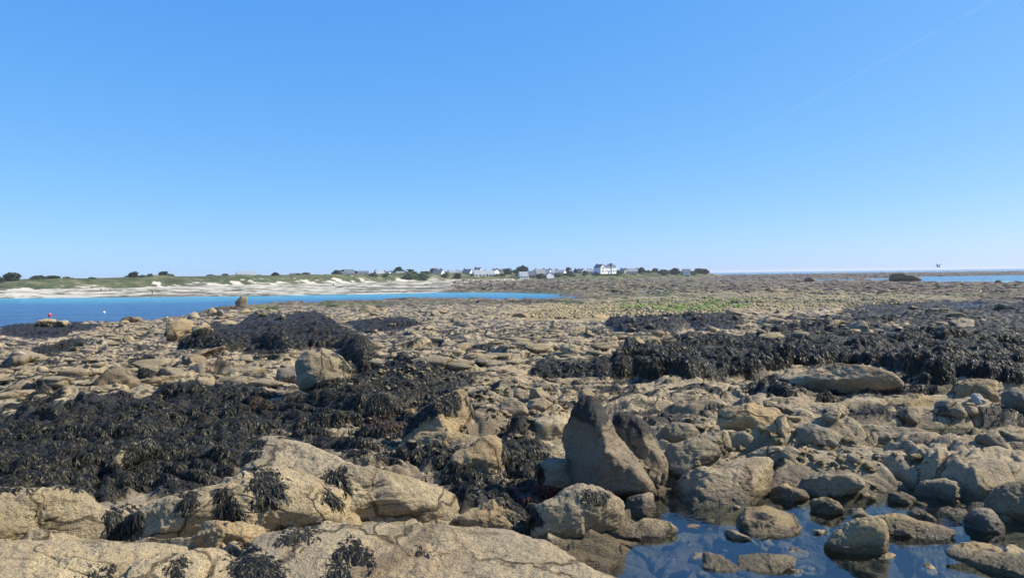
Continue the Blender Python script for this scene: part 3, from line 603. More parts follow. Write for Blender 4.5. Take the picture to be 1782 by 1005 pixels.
HERO = [
 # foreground slabs
 (dict(outl=[(180,806),(215,778),(262,762),(272,776),(235,798),(205,815)], lean=55, thick=.5, seed=140, label='narrow pale rock showing through the left weed mat')),
 (dict(outl=[(590,800),(600,782),(650,778),(700,795),(690,812),(640,815)], lean=40, thick=.5, seed=141, label='cream rock top between weed bands above the pale slope')),
 (dict(outl=[(300,1090),(330,1010),(420,965),(440,925),(520,905),(640,900),(760,905),(900,918),(960,938),(1020,965),(1080,992),(1130,1020),(1150,1080),(1100,1200),(600,1250),(380,1200)], lean=24, thick=.32, base=(760,1040), seed=3, name=S, cat='rock slab', amp=.11, e=2.6, label='large smooth speckled slab filling the bottom edge of the view')),
 (dict(outl=[(-80,1080),(-60,935),(0,925),(60,920),(130,918),(200,940),(280,940),(330,945),(300,985),(200,1010),(100,1060)], lean=25, thick=.35, seed=5, name=S, cat='rock slab', amp=.07, e=3, label='low tan slab in the bottom left corner')),
 (dict(outl=[(40,1100),(150,1000),(230,965),(310,950),(370,945),(415,975),(440,1010),(400,1100)], lean=35, thick=.5, base=(260,1040), seed=6, name=S, cat='rock slab', amp=.1, label='rounded slab at the very bottom left, right of the corner slab')),
 (dict(outl=[(-90,935),(-80,860),(0,845),(60,838),(140,850),(170,880),(215,895),(190,915),(120,922),(60,925),(0,930)], lean=48, thick=.5, seed=8, name=S, cat='rock slab', amp=.08, label='brown stained rock face under the wrack at the left edge')),
 (dict(outl=[(205,935),(225,880),(300,855),(380,845),(440,812),(470,790),(515,785),(545,798),(560,810),(600,850),(640,908),(520,912),(420,912),(300,925)], lean=46, thick=.5, seed=9, name=S, cat='rock slab', amp=.10, nf=8, label='left half of the pale sloping rock, with wrack hanging down its face')),
 (dict(outl=[(468,745),(520,752),(580,775),(640,808),(700,832),(780,838),(815,870),(820,895),(790,912),(700,908),(620,910),(500,905),(430,880),(432,800)], lean=44, thick=.45, seed=12, name=S, cat='rock slab', amp=.09, nf=8, label='right half of the pale sloping rock, a broad tan face ending at a crack')),
 (dict(outl=[(320,930),(350,905),(420,905),(460,915),(440,940),(370,950)], lean=45, thick=.6, seed=13, label='low rounded rock with a shaded left end between the front slabs')),
 (dict(outl=[(780,905),(830,880),(870,865),(905,885),(925,905),(930,928),(880,918),(820,915)], lean=50, thick=.6, seed=14, label='cream rock with dark wrack on its right, left of the split boulder', mask=patch(.25))),
 (dict(outl=[(930,925),(935,880),(975,860),(1000,843),(1030,845),(1060,858),(1085,868),(1093,890),(1075,905),(1040,912),(990,925)], lean=62, thick=.7, seed=15, amp=.09, label='cream boulder in front of the pointed rock with a dark weed patch on top')),
 (dict(outl=[(1092,900),(1090,865),(1110,853),(1135,860),(1143,885),(1130,902)], lean=70, thick=.8, seed=16, label='small brown upright stone wedged beside the cream boulder')),
 (dict(outl=[(1120,900),(1125,866),(1150,868),(1165,885),(1160,898)], lean=65, thick=.8, seed=17, mat='yellow_rock', label='small ochre stone at the pool edge')),
 (dict(onw=True, outl=[(1048,928),(1070,910),(1120,903),(1160,908),(1177,922),(1150,935),(1090,937)], lean=35, thick=.38, sink=.1, seed=18, label='flat tan stone lying at the left edge of the pool')),
 (dict(outl=[(974,810),(982,750),(1000,718),(1018,695),(1040,700),(1062,735),(1092,785),(1125,820),(1142,845),(1110,865),(1060,860),(1010,848),(980,838)], lean=80, thick=.75, seed=21, amp=.09, e=2.2, mask=lambda Lc,P,Z: .97*sst(.77, .81, Z+.09*fbm3(P*6,7,4)-.04*Lc[:,0]), sink=.05, planes=((-.75,.0,.66,.50),(.55,.25,.85,.55),(.2,-.35,.93,.62)), nf=16, groove=.03, mat='brown_rock', name='pointed_boulder', label='tall pointed boulder with a black lichen tip')),
 (dict(outl=[(1062,740),(1075,722),(1095,720),(1120,732),(1142,758),(1156,790),(1160,815),(1145,840),(1105,840),(1085,810),(1070,775)], lean=70, thick=.75, seed=22, amp=.13, nf=15, groove=.04, mat='brown_rock', mask=lambda Lc,P,Z: .95*sst(.72, .77, Z+.16*fbm3(P*5,9,4)+.18*Lc[:,0]), base=(1120,850), sink=.05, name='pointed_boulder', label='ridged black topped rock leaning against the right side of the pointed boulder')),
 (dict(outl=[(1058,850),(1060,800),(1078,770),(1100,790),(1130,812),(1160,822),(1150,845),(1120,858),(1085,865)], lean=60, thick=.6, seed=121, amp=.12, groove=.15, mat='brown_rock', sink=.05, base=(1115,862), name='boulder', label='low ridged toe of rock at the foot of the black topped rock')),
 (dict(outl=[(935,845),(940,808),(965,797),(990,802),(995,840),(970,855)], lean=72, thick=.9, seed=23, mat='grey_rock', label='rounded stone in the shadow left of the pointed boulder')),
 (dict(outl=[(1172,870),(1172,825),(1200,800),(1240,780),(1290,770),(1335,775),(1345,800),(1340,845),(1320,870),(1260,888),(1210,890)], lean=44, thick=.75, seed=24, amp=.07, planes=((0,.75,.66,.55),(-.7,.1,.7,.72),(.1,-.3,.95,.72)), label='broad rough boulder at the head of the pool')),
 (dict(outl=[(1150,810),(1160,770),(1200,762),(1250,770),(1260,790),(1210,815),(1180,830)], lean=60, thick=.7, seed=25, mat='grey_rock', label='cracked grey rock between the pointed boulder and the broad boulder')),
 (dict(onw=True, outl=[(1270,915),(1280,888),(1330,880),(1380,890),(1390,915),(1370,932),(1310,935)], lean=22, thick=.22, sink=.05, seed=26, mat='yellow_rock', mask=lambda Lc,P,Z: sst(.3,.2,np.hypot(Lc[:,0]+.1,Lc[:,1]-.1)+.1*fbm3(P*8,3,2)), label='low domed rock in the pool with a black weed tuft on top')),
 (dict(onw=True, outl=[(1435,950),(1450,925),(1480,908),(1510,900),(1535,905),(1547,930),(1540,955),(1510,965),(1470,965)], lean=55, thick=.6, sink=.05, seed=27, dz=.02, mat='yellow_rock', label='wedge shaped rock standing in the middle of the pool')),
 (dict(onw=True, outl=[(1515,930),(1520,900),(1560,896),(1620,905),(1662,925),(1640,935),(1560,938)], lean=35, thick=.38, sink=.05, seed=28, mat='yellow_rock', label='long low rock tapering right in the pool')),
 (dict(outl=[(1590,878),(1590,855),(1605,838),(1645,833),(1680,845),(1688,868),(1670,882),(1620,888)], lean=62, thick=.8, seed=29, label='round brown boulder on the far right edge of the pool')),
 (dict(outl=[(1622,905),(1630,878),(1650,872),(1680,885),(1692,905),(1670,915)], lean=45, thick=.7, seed=30, label='slanting stone below the round brown boulder')),
 (dict(outl=[(1677,930),(1680,900),(1700,884),(1725,888),(1750,910),(1748,932),(1710,940)], lean=62, thick=.8, sink=.05, seed=31, mat='grey_rock', label='rounded grey stone at the right of the pool, shaded on its left')),
 (dict(outl=[(1720,890),(1722,862),(1740,845),(1782,838),(1830,850),(1840,900),(1780,905)], lean=60, thick=.8, seed=32, label='large rough boulder cut off by the right edge above the pool')),
 (dict(outl=[(1700,865),(1702,842),(1720,835),(1742,845),(1738,862)], lean=65, thick=.8, seed=33, mat='yellow_rock', label='small round stone beside the rough boulder at the right edge')),
 (dict(onw=True, outl=[(1573,905),(1580,888),(1605,886),(1630,905),(1615,915),(1590,912)], lean=45, thick=.7, seed=34, label='small brown stone behind the long low pool rock')),
 (dict(onw=True, outl=[(1410,892),(1412,872),(1440,866),(1465,872),(1472,890),(1440,898)], lean=50, thick=.7, sink=.05, seed=35, mat='yellow_rock', label='small ochre rock in the far side of the pool')),
 (dict(outl=[(1338,870),(1345,848),(1370,838),(1400,845),(1405,865),(1380,878)], lean=55, thick=.8, seed=36, mat='yellow_rock', label='olive rock beside the white stone at the pool head')),
 (dict(outl=[(1365,846),(1375,836),(1400,840),(1420,852),(1410,860),(1385,856)], lean=40, thick=.5, seed=37, mat='pale_rock', label='white flat stone at the head of the pool')),
 (dict(outl=[(1375,888),(1385,878),(1402,874),(1404,882),(1390,892)], lean=45, thick=.5, seed=38, mat='pale_rock', dz=.03, label='small white stone lying in the shallow pool')),
 (dict(outl=[(1518,898),(1522,887),(1532,890),(1536,899)], lean=75, thick=.5, seed=39, mat='pale_rock', base=(1527, 905), label='tiny white tipped stone behind the wedge shaped rock')),
 (dict(onw=True, outl=[(1542,874),(1546,860),(1570,856),(1592,868),(1585,878)], lean=45, thick=.7, seed=40, label='flat topped stone at the far edge of the pool')),
 (dict(onw=True, outl=[(1285,990),(1290,965),(1330,957),(1380,968),(1382,985),(1350,1000),(1310,1003)], lean=18, thick=.22, sink=.05, seed=41, mat='yellow_rock', label='yellow crusted rock barely above the water at the bottom')),
 (dict(onw=True, outl=[(1222,985),(1228,962),(1255,965),(1283,985),(1275,1000),(1240,1000)], lean=25, thick=.22, sink=.05, seed=42, mat='yellow_rock', label='small yellow crusted rock at the bottom left of the pool')),
 (dict(onw=True, outl=[(1650,965),(1655,948),(1720,955),(1782,965),(1840,975),(1830,1010),(1760,1005),(1700,985)], lean=20, thick=.22, sink=.05, seed=43, mat='yellow_rock', label='long yellow crusted ledge in the bottom right corner')),
 # right middle ground
 (dict(outl=[(1150,760),(1150,742),(1170,733),(1200,738),(1216,752),(1205,768),(1170,766)], lean=62, thick=.8, seed=50, mat='grey_rock', label='dark rounded stone right of the pointed boulder')),
 (dict(outl=[(1213,778),(1215,755),(1240,744),(1265,752),(1272,772),(1250,782)], lean=62, thick=.8, seed=51, label='brown round stone right of the dark rounded stone')),
 (dict(outl=[(1386,765),(1386,745),(1405,737),(1440,742),(1456,765),(1440,775),(1400,774)], lean=62, thick=.8, seed=52, mat='grey_rock', label='blocky grey boulder in the centre of the right ledges')),
 (dict(outl=[(1335,745),(1345,728),(1365,722),(1375,745),(1365,758)], lean=60, thick=.8, seed=53, label='tilted block left of the blocky grey boulder')),
 (dict(outl=[(1560,730),(1560,715),(1575,707),(1595,710),(1604,725),(1598,734),(1575,734)], lean=68, thick=.85, seed=54, mat='grey_rock', label='smooth grey rounded stone in the middle of the right slabs')),
 (dict(outl=[(1745,705),(1745,685),(1765,673),(1800,680),(1820,700),(1790,716)], lean=65, thick=.85, seed=55, mat='grey_rock', label='smooth grey boulder at the right edge')),
 (dict(outl=[(1625,715),(1630,698),(1650,692),(1680,702),(1688,716),(1660,722)], lean=55, thick=.7, seed=56, label='low brown rock right of the smooth grey stone')),
 (dict(outl=[(1690,700),(1690,685),(1704,684),(1716,698),(1705,704)], lean=55, thick=.6, seed=57, mat='pale_rock', label='small pale angular stone near the right edge')),
 (dict(outl=[(1650,690),(1665,662),(1700,652),(1735,662),(1740,685),(1700,696)], lean=52, thick=.7, seed=58, label='brown hump rock under the wrack at the right')),
 (dict(outl=[(1330,672),(1350,655),(1400,645),(1450,633),(1500,631),(1550,640),(1580,652),(1582,668),(1520,674),(1450,680),(1380,682)], lean=66, thick=.8, seed=59, amp=.06, name='rock_ledge', cat='rock', label='long whale shaped ledge with a shadowed front')),
 (dict(outl=[(1250,738),(1255,712),(1290,700),(1350,705),(1365,728),(1340,745),(1290,745)], lean=52, thick=.7, seed=60, label='dark humped rock at the left end of the smooth right slab')),
 (dict(outl=[(1430,745),(1450,738),(1560,735),(1640,742),(1600,762),(1520,768),(1450,765)], lean=40, thick=.5, seed=61, name='rock_ledge', cat='rock', label='low layered ledge in front of the smooth grey stone')),
 (dict(outl=[(1300,790),(1330,775),(1400,772),(1420,785),(1380,800),(1330,802)], lean=40, thick=.6, seed=62, label='long low block behind the broad boulder')),
 # centre
 (dict(outl=[(705,745),(720,715),(760,695),(790,678),(808,680),(820,712),(800,738),(775,768),(730,768)], lean=64, thick=.75, seed=70, amp=.05, nf=5, fac=(.85,1.1), planes=((-.65,.1,.75,.55),(.5,.35,.8,.6)), name='boulder', label='smooth pyramid shaped rock left of centre')),
 (dict(outl=[(700,738),(702,715),(720,709),(735,720),(730,742)], lean=68, thick=.8, seed=71, mat='yellow_rock', label='small stone leaning on the left of the pyramid shaped rock')),
 (dict(outl=[(770,805),(785,780),(820,762),(860,755),(878,775),(875,805),(862,822),(820,815),(790,812)], lean=48, thick=.6, seed=72, amp=.07, label='broad cream rock between the pyramid rock and the pale slab')),
 (dict(outl=[(720,755),(730,742),(790,748),(840,762),(800,775),(750,770)], lean=35, thick=.6, seed=73, label='low ochre rock in front of the pyramid shaped rock')),
 (dict(outl=[(832,738),(840,728),(880,724),(912,732),(905,742),(860,745)], lean=50, thick=.7, seed=74, label='flat oval stone right of the pyramid shaped rock')),
 (dict(outl=[(925,755),(928,725),(960,718),(985,728),(988,750),(965,762)], lean=60, thick=.7, seed=75, label='blocky stone at the end of the stone row left of the pointed boulder')),
 (dict(outl=[(865,715),(870,700),(890,690),(915,702),(918,715),(890,722)], lean=60, thick=.8, seed=76, label='low rounded stone in the centre rubble')),
 (dict(outl=[(888,690),(895,676),(912,675),(924,688),(915,694)], lean=62, thick=.8, seed=77, label='pale triangular stone in the centre rubble')),
 (dict(outl=[(920,690),(925,675),(942,673),(956,690),(945,698)], lean=62, thick=.8, seed=78, label='pale rounded stone at the top of the centre rubble')),
 (dict(outl=[(918,708),(922,695),(945,692),(962,702),(950,712)], lean=60, thick=.8, seed=79, label='tan stone in the middle of the centre rubble')),
 (dict(outl=[(1005,690),(1010,678),(1025,675),(1038,686),(1030,695)], lean=58, thick=.7, seed=80, mat='yellow_rock', label='pale stone at the right end of the centre rubble')),
 (dict(outl=[(524,655),(517,628),(530,612),(560,606),(592,618),(610,640),(600,660),(565,668),(545,664)], lean=54, thick=.75, seed=81, amp=.05, nf=5, fac=(.9, 1.15), label='big rounded boulder with dark pits, left of centre', mask=lambda Lc,P,Z: .9*sst(.43,.5,n3(P*5,7)))),
 (dict(outl=[(600,658),(598,632),(610,628),(618,642),(612,656)], lean=72, thick=.8, seed=82, label='thin stone against the right side of the pitted boulder')),
 (dict(outl=[(482,660),(485,642),(510,637),(535,645),(542,660),(525,666)], lean=62, thick=.6, seed=83, mat='grey_rock', label='disc shaped dark stone left of the pitted boulder')),
 (dict(outl=[(335,664),(338,656),(355,654),(372,658),(370,666),(350,669)], lean=40, thick=.6, seed=84, label='small smooth oval stone on the left slabs')),
 (dict(outl=[(280,582),(290,562),(315,554),(340,560),(345,578),(320,588)], lean=62, thick=.8, seed=85, label='humped tan rock by the shore at left, partly covered by weed', mask=patch(.2,1.5))),
 (dict(outl=[(330,580),(335,565),(355,560),(375,572),(370,580)], lean=60, thick=.8, seed=86, label='pale humped rock right of the weedy humped rock')),
 (dict(outl=[(640,712),(645,690),(665,682),(695,690),(700,710),(670,722)], lean=60, thick=.8, seed=87, mat='dark_rock', label='dark boulder under wrack left of the pyramid shaped rock', mask=patch(-.1,3))),
 # shore line and far
 (dict(outl=[(60,564),(66,556),(80,554),(96,554),(100,562),(92,567)], lean=75, thick=.8, seed=90, label='flat topped tan rock at the waterline near the red buoy')),
 (dict(outl=[(96,566),(100,558),(115,556),(124,562),(118,567)], lean=70, thick=.8, seed=91, label='lower tan rock beside the flat topped rock at the waterline')),
 (dict(outl=[(208,558),(215,552),(235,549),(246,550),(252,557),(230,560)], lean=70, thick=.8, seed=92, mat='dark_rock', label='dark sloping rock at the waterline')),
 (dict(outl=[(268,549),(272,545),(280,545),(282,549)], lean=75, thick=.8, seed=93, mat='dark_rock', label='left one of two small dark rocks in the water', group='small rocks in the water')),
 (dict(outl=[(283,549),(286,545),(294,545),(295,549)], lean=75, thick=.8, seed=94, mat='dark_rock', label='right one of two small dark rocks in the water', group='small rocks in the water')),
 (dict(outl=[(411,533),(410,524),(415,518),(421,515),(424,517),(428,515),(432,518),(430,526),(427,534)], lean=84, thick=.6, seed=95, amp=.16, mat='brown_rock', sink=.05, label='upright notched rock standing at the far waterline')),
 (dict(outl=[(361,548),(362,538),(370,535),(378,541),(384,549)], lean=75, thick=.8, seed=96, label='cone shaped rock left of the upright notched rock')),
 (dict(outl=[(1546,486),(1551,478),(1561,474),(1571,473),(1580,476),(1590,478),(1602,482),(1606,487),(1580,488)], lean=80, thick=.8, seed=97, amp=.26, fac=(.6, 1.0), nf=18, e=2.1, mat='dark_rock', base=(1580,489), name='rock_outcrop', cat='rock', label='large dark outcrop on the right horizon')),
 (dict(outl=[(1398,489),(1402,484),(1410,481),(1418,484),(1421,489)], lean=80, thick=.8, seed=98, amp=.1, mat='dark_rock', base=(1410,490), label='dark rounded rock left of the horizon outcrop')),
 (dict(outl=[(1730,491),(1733,487),(1741,487),(1744,491)], lean=80, thick=.8, seed=99, mat='dark_rock', base=(1738,492), label='small rock alone in the right strip of water')),
]
# a dark slot under each big overhanging ledge comes from the ledge itself
for h in HERO: rock_px(**h)

# individually placed, smaller stones: a few shapes, each stone its own object
VAR = []
for s in range(14):
    V, Q = cube_sphere(13 if s < 9 else 18); P = V*facet(V, s*3+100, 11, .62, 1.0, 16)[:, None]
    P = P*np.array([1, random.uniform(.65, .95), random.uniform(.45, .75)]); P = roughen(P, np.zeros(3), .12, s+60, 1.)
    m1 = np.zeros((len(P), 4)); m1[:, 3] = .5*sst(.0, .5, fbm3(P*1.3, s, 3))
    VAR.append([np_mesh('stone', P, Q, M[k], True, {'msk': m1}) for k in ('rock', 'grey_rock', 'yellow_rock', 'pale_rock')])
def in_weed(l, m=.1):
    a_, b_ = pl(l); a_ = np.array([a_]); b_ = np.array([b_])
    return any(sdist(rg[0], a_, b_)[0] > m for i_, rg in enumerate(WREG) if i_ not in (3, 4))
FLAT = []
for s_i in range(12):
    V, Q = cube_sphere(12 if s_i < 8 else 20); P = V*facet(V, s_i*5+300, 10, .50, .95, 70)[:, None]
    P = P*np.array([1, random.uniform(.45, .85), random.uniform(.22, .5)]); P = roughen(P, np.zeros(3), .27, s_i+80, 1.)
    m1 = np.zeros((len(P), 4)); m1[:, 0] = .9*sst(.22, .4, fbm3(P*2., s_i+7, 3)); FLAT.append([np_mesh('flat_rock', P, Q, M[k_], True, {'msk': m1}) for k_ in ('rock', 'brown_rock')])
ZONES = [  # polygon px, count, size px range, label, group
 ([(1280,700),(1440,690),(1560,720),(1640,760),(1500,800),(1300,800),(1200,770)], 16, (12, 30), 'brown stone lying among the ledges right of the pointed boulder', 'stones among the right ledges'),
 ([(840,660),(1000,660),(1050,690),(980,720),(850,725)], 24, (10, 26), 'pale stone in the rubble behind the pointed boulder', 'stones in the centre rubble'),
 ([(600,620),(760,615),(800,650),(690,650)], 20, (8, 20), 'small stone in the rubble right of the pitted boulder', 'stones right of the pitted boulder'),
 ([(0,600),(300,590),(520,620),(470,660),(200,640),(0,660)], 26, (10, 34), 'tan stone lying on the left slabs', 'stones on the left slabs'),
 ([(120,565),(420,540),(700,532),(900,545),(800,575),(420,560),(200,590)], 40, (9, 24), 'tan stone in the belt of rocks along the inlet', 'stones along the inlet'),
 ([(1150,840),(1340,860),(1600,850),(1782,860),(1782,1000),(1200,1000)], 15, (10, 30), 'stone lying in or beside the tide pool', 'stones around the pool'),
 ([(1600,640),(1782,650),(1782,760),(1640,740)], 16, (12, 34), 'brown stone near the right edge beneath the wrack ledge', 'stones at the right edge'),
 ([(1080,545),(1400,540),(1600,560),(1350,590),(1100,590)], 30, (10, 30), 'rounded rock among the hummocks in the middle distance', 'rocks among the far hummocks'),
 ([(940,575),(1300,575),(1250,600),(960,600)], 12, (10, 26), 'rounded block on the flat ledges in the middle distance', 'blocks on the flat ledges'),
]
def inpoly(p, q):
    c = False
    for i in range(len(q)):
        x0, y0 = q[i]; x1, y1 = q[(i+1) % len(q)]
        if (y0 > p[1]) != (y1 > p[1]) and p[0] < (x1-x0)*(p[1]-y0)/(y1-y0)+x0: c = not c
    return c
def rpoly(q):
    xs = [a for a, b in q]; ys = [b for a, b in q]
    while True:
        p = (random.uniform(min(xs), max(xs)), random.uniform(min(ys), max(ys)))
        if inpoly(p, q): return p
bpy.context.view_layer.update(); DG = bpy.context.evaluated_depsgraph_get()
ORD = ['leftmost', 'second from left', 'third from left', 'fourth from left', 'fifth from left', 'sixth from left', 'seventh from left', 'eighth from left', 'ninth from left', 'tenth from left', 'eleventh from left', 'twelfth from left', 'thirteenth from left', 'fourteenth from left', 'fifteenth from left', 'sixteenth from left', 'seventeenth from left', 'eighteenth from left', 'nineteenth from left', 'twentieth from left']
for poly, n_, (s0, s1), lab, grp in ZONES:
    made = []
    for i in range(n_):
        px, py = rpoly(poly); l, nr, ob = skip_water(EYE, ray(px, py))
        if l is None or ob.name not in ('rocky_shore', 'beach') or nr[2] < .6: continue
        d = np.linalg.norm(l-EYE); s = (s0+(s1-s0)*random.random()**2)*d/F*.5
        if 'pool' in grp and py < 850: s *= .6
        mk = random.choices((0, 1, 2, 3), (6, 3, 2, .12))[0]
        o = link('stone', VAR[random.randrange(14)][mk], None, (l[0], l[1], l[2]+s*.12)); o.scale = (s, s, s*random.uniform(.8, 1.2))
        o.rotation_euler = (random.uniform(-.25, .25), random.uniform(-.25, .25), random.uniform(0, 6.28))
        tag(o, lab, 'stone', grp); made.append((px, mk, s*F/d > .62*s1*.5, o))
    for mk in range(4):
        for big in (False, True):
            fam = sorted((m_ for m_ in made if m_[1] == mk and m_[2] == big), key=lambda m_: m_[0]); c_ = ('tan', 'grey', 'ochre', 'white')[mk]; z_ = 'large' if big else 'small'
            for j, m_ in enumerate(fam):
                w_ = 'rightmost' if j == len(fam)-1 and j > 3 else ORD[min(j, 19)]
                m_[3]['label'] = f'{w_} of the {z_} {c_} {grp}' if len(fam) > 1 else f'the only {z_} {c_} one of the {grp}'
FZ = [([(0,600),(300,585),(520,600),(470,690),(200,690),(0,720)], 16, (40, 110), 'slabs on the left shelf'),
 ([(600,585),(1060,585),(1060,650),(620,660)], 16, (40, 110), 'slabs on the central shelf'),
 ([(1150,700),(1782,690),(1782,840),(1350,850),(1180,760)], 18, (50, 130), 'slabs on the right shelf'),
 ([(180,560),(700,535),(1080,555),(1000,585),(400,575)], 26, (24, 70), 'slabs toward the inlet'),
 ([(1100,560),(1450,535),(1782,520),(1782,560),(1400,590),(1100,600)], 22, (30, 80), 'slabs behind the wrack ledge')]
for poly, n_, (s0, s1), grp in FZ:
    made = []
    for i in range(n_):
        px, py = rpoly(poly); l, nr, ob = skip_water(EYE, ray(px, py))
        if l is None or ob.name not in ('rocky_shore', 'beach') or nr[2] < .5 or in_weed(l): continue
        d = np.linalg.norm(l-EYE); s = (s0+(s1-s0)*random.random()**2)*d/F*.5; mk = 0 if random.random() < .72 else 1
        o = link('flat_rock', FLAT[random.randrange(12)][mk], None, (l[0], l[1], l[2]-s*.05)); o.scale = (s, s, s*random.uniform(.8, 1.3))
        o.rotation_euler = (random.uniform(-.35, .2), random.uniform(-.28, .28), random.uniform(-.9, .9)+math.pi*(random.random() < .5)); tag(o, grp, 'rock', grp); made.append((px, mk, s*F/d > .55*s1*.5, o))
    for mk in range(2):
        for big in (False, True):
            fam = sorted((m_ for m_ in made if m_[1] == mk and m_[2] == big), key=lambda m_: m_[0]); c_ = ('tan', 'brown')[mk]; z_ = 'broad' if big else 'small'
            for j, m_ in enumerate(fam):
                w_ = 'rightmost' if j == len(fam)-1 and j > 3 else ORD[min(j, 19)]
                m_[3]['label'] = f'{w_} of the {z_} {c_} {grp}' if len(fam) > 1 else f'the only {z_} {c_} one of the {grp}'
made = []
for i in range(30):
    px, py = rpoly([(1120,930),(1200,880),(1330,900),(1480,880),(1600,890),(1780,945),(1780,1004),(1240,1004)]); r_ = ray(px, py); p_ = EYE+r_*((POOL_Z-6)/r_[2]); l, nr, ob = skip_water(EYE, r_)
    if l is None or ob.name != 'rocky_shore' or l[2] > POOL_Z-.02 or any(math.hypot(px-q_[0], (py-q_[1])*2) < 60 for q_ in made): continue
    d = np.linalg.norm(p_-EYE); s = random.uniform(26, 85)*d/F*.5; mk = random.randrange(2)
    o = link('awash_stone', FLAT[random.randrange(12)][mk], None, (p_[0], p_[1], POOL_Z-s*random.uniform(.06, .26))); o.scale = (s, s, s*.9); o.rotation_euler = (random.uniform(-.1, .1), random.uniform(-.1, .1), random.uniform(0, 6.28)); made.append((px, py, o))
for j, m_ in enumerate(sorted(made, key=lambda m_: m_[0])): tag(m_[2], f'{ORD[min(j, 19)]} of the low flat stones awash in the tide pool', 'stone', 'low stones awash in the tide pool')
# uncountable cobbles and pebbles, one mesh each
def scatter(name, regs, n_, smin, smax, mat, label, zoff=.1, detail=4, yl=.9, flat=False):
    V0, Q0 = cube_sphere(detail); FV = [V0*facet(V0, 500+i, 9, .55, 1., 30)[:, None]*np.array([1, .7, .38]) for i in range(10)]; VV = []; QQ = []; k = 0
    for poly, n_i in zip(regs, n_):
        for i in range(n_i):
            px, py = rpoly(poly); l, nr, ob = skip_water(EYE, ray(px, py))
            if l is None or nr[2] < .5 or ob.name not in ('rocky_shore', 'beach') or (flat and in_weed(l)): continue
            s = smin+(smax-smin)*random.random()**2.5
            P = V0*(1+.22*rng.normal(size=(len(V0), 1)))*np.array([random.uniform(.7, 1.2), random.uniform(.7, 1.2), random.uniform(.4, .8)])*s
            if flat: P = FV[random.randrange(10)]*s*np.array([1.5, 1, random.uniform(.7, 1.3)])
            a = random.random()*6.28 if not flat else random.gauss(0, .4); c_, s_ = math.cos(a), math.sin(a)
            VV.append(P@np.array([[c_, s_, 0], [-s_, c_, 0], [0, 0, 1]])+l+np.array([0, 0, zoff*s])); QQ.append(Q0+k); k += len(V0)
    V = np.concatenate(VV); m1 = np.zeros((len(V), 4)); m1[:, 3] = np.repeat(rng.random(len(VV))*yl, len(V0)); m1[:, 1] = .85*sst(-1, 3, sdist(GREEN, np.arctan2(V[:, 0], V[:, 1]), np.log(np.hypot(V[:, 0], V[:, 1])))+5*fbm(V[:, 0]*.35, V[:, 1]*.25, 101, 3))*sst(-.50, -.1, fbm(V[:, 0]*.3, V[:, 1]*.25, 102, 2))
    o = link(name, np_mesh(name, V, np.concatenate(QQ), mat, True, {'msk': m1})); return tag(o, label, 'stones', None, 'stuff')
scatter('cobbles', [[(860,550),(1010,528),(1200,515),(1340,505),(1560,511),(1640,524),(1400,538),(1200,546),(1000,554)]], (6000,), .06, .26, M['cobble'], 'field of pale cobbles on the flats around the green algae', .0, 4, .45)
scatter('rubble', [[(100,568),(300,552),(420,538),(640,530),(860,524),(1000,524),(880,548),(700,566),(420,572),(200,590)], [(1300,505),(1782,500),(1782,520),(1560,515)], [(1020,520),(1240,500),(1400,500),(1200,512)], [(600,575),(1100,575),(1080,640),(600,650)], [(0,590),(500,575),(560,640),(400,690),(0,690)], [(1100,560),(1782,520),(1782,560),(1300,590)]], (1300, 500, 500, 120, 130, 200), .08, .38, M['rock'], 'loose angular plates and rocks strewn over the middle of the shore', .02, 7, .25, True)
def far_rocks(n_):
    V0, Q0 = cube_sphere(4); VV = []; QQ = []; k = 0
    for _ in range(n_):
        px = random.uniform(790, 1782); py = random.uniform(hz(px)+(9.5 if px < 1150 else 5), 513 if px > 1040 else 505); a_ = PXA(px); p = gp(px, py); l, nr, ob = skip_water((p[0], p[1], 40), (0, 0, -1))
        if l is None or ob.name != 'beach' or l[2] < .05: continue
        d = math.hypot(l[0], l[1]); s_ = random.uniform(.2, 1)**2*(.45+d/620); P = V0*(1+.22*rng.normal(size=(len(V0), 1)))*np.array([1.4*s_, s_, .42*s_])
        VV.append(P+l); QQ.append(Q0+k); k += len(V0)
    V = np.concatenate(VV); m1 = np.zeros((len(V), 4)); m1[:, 0] = np.repeat((rng.random(len(VV)) < .55)*.9, len(V0)); m1[:, 3] = .2
    m2 = np.zeros((len(V), 4)); m2[:, 0] = np.repeat(rng.random(len(VV))*.9, len(V0))
    tag(link('reef_rocks', np_mesh('reef_rocks', V, np.concatenate(QQ), M['far_rock'], True, {'msk': m1, 'msk2': m2})), 'dark and tan rocks covering the distant reef', 'rocks', None, 'stuff')
far_rocks(11000)
scatter('pebbles', [[(1160,720),(1450,740),(1640,800),(1340,850),(1170,800)], [(830,660),(1060,660),(1040,720),(850,725)], [(600,620),(800,610),(820,660),(650,660)], [(0,600),(500,580),(560,660),(0,700)], [(1180,850),(1782,840),(1782,1000),(1200,1000)], [(550,640),(900,640),(980,760),(640,800)]], (420, 300, 250, 300, 160, 200), .012, .055, M['rock'], 'small pebbles and broken shell lying in the hollows of the rocks')

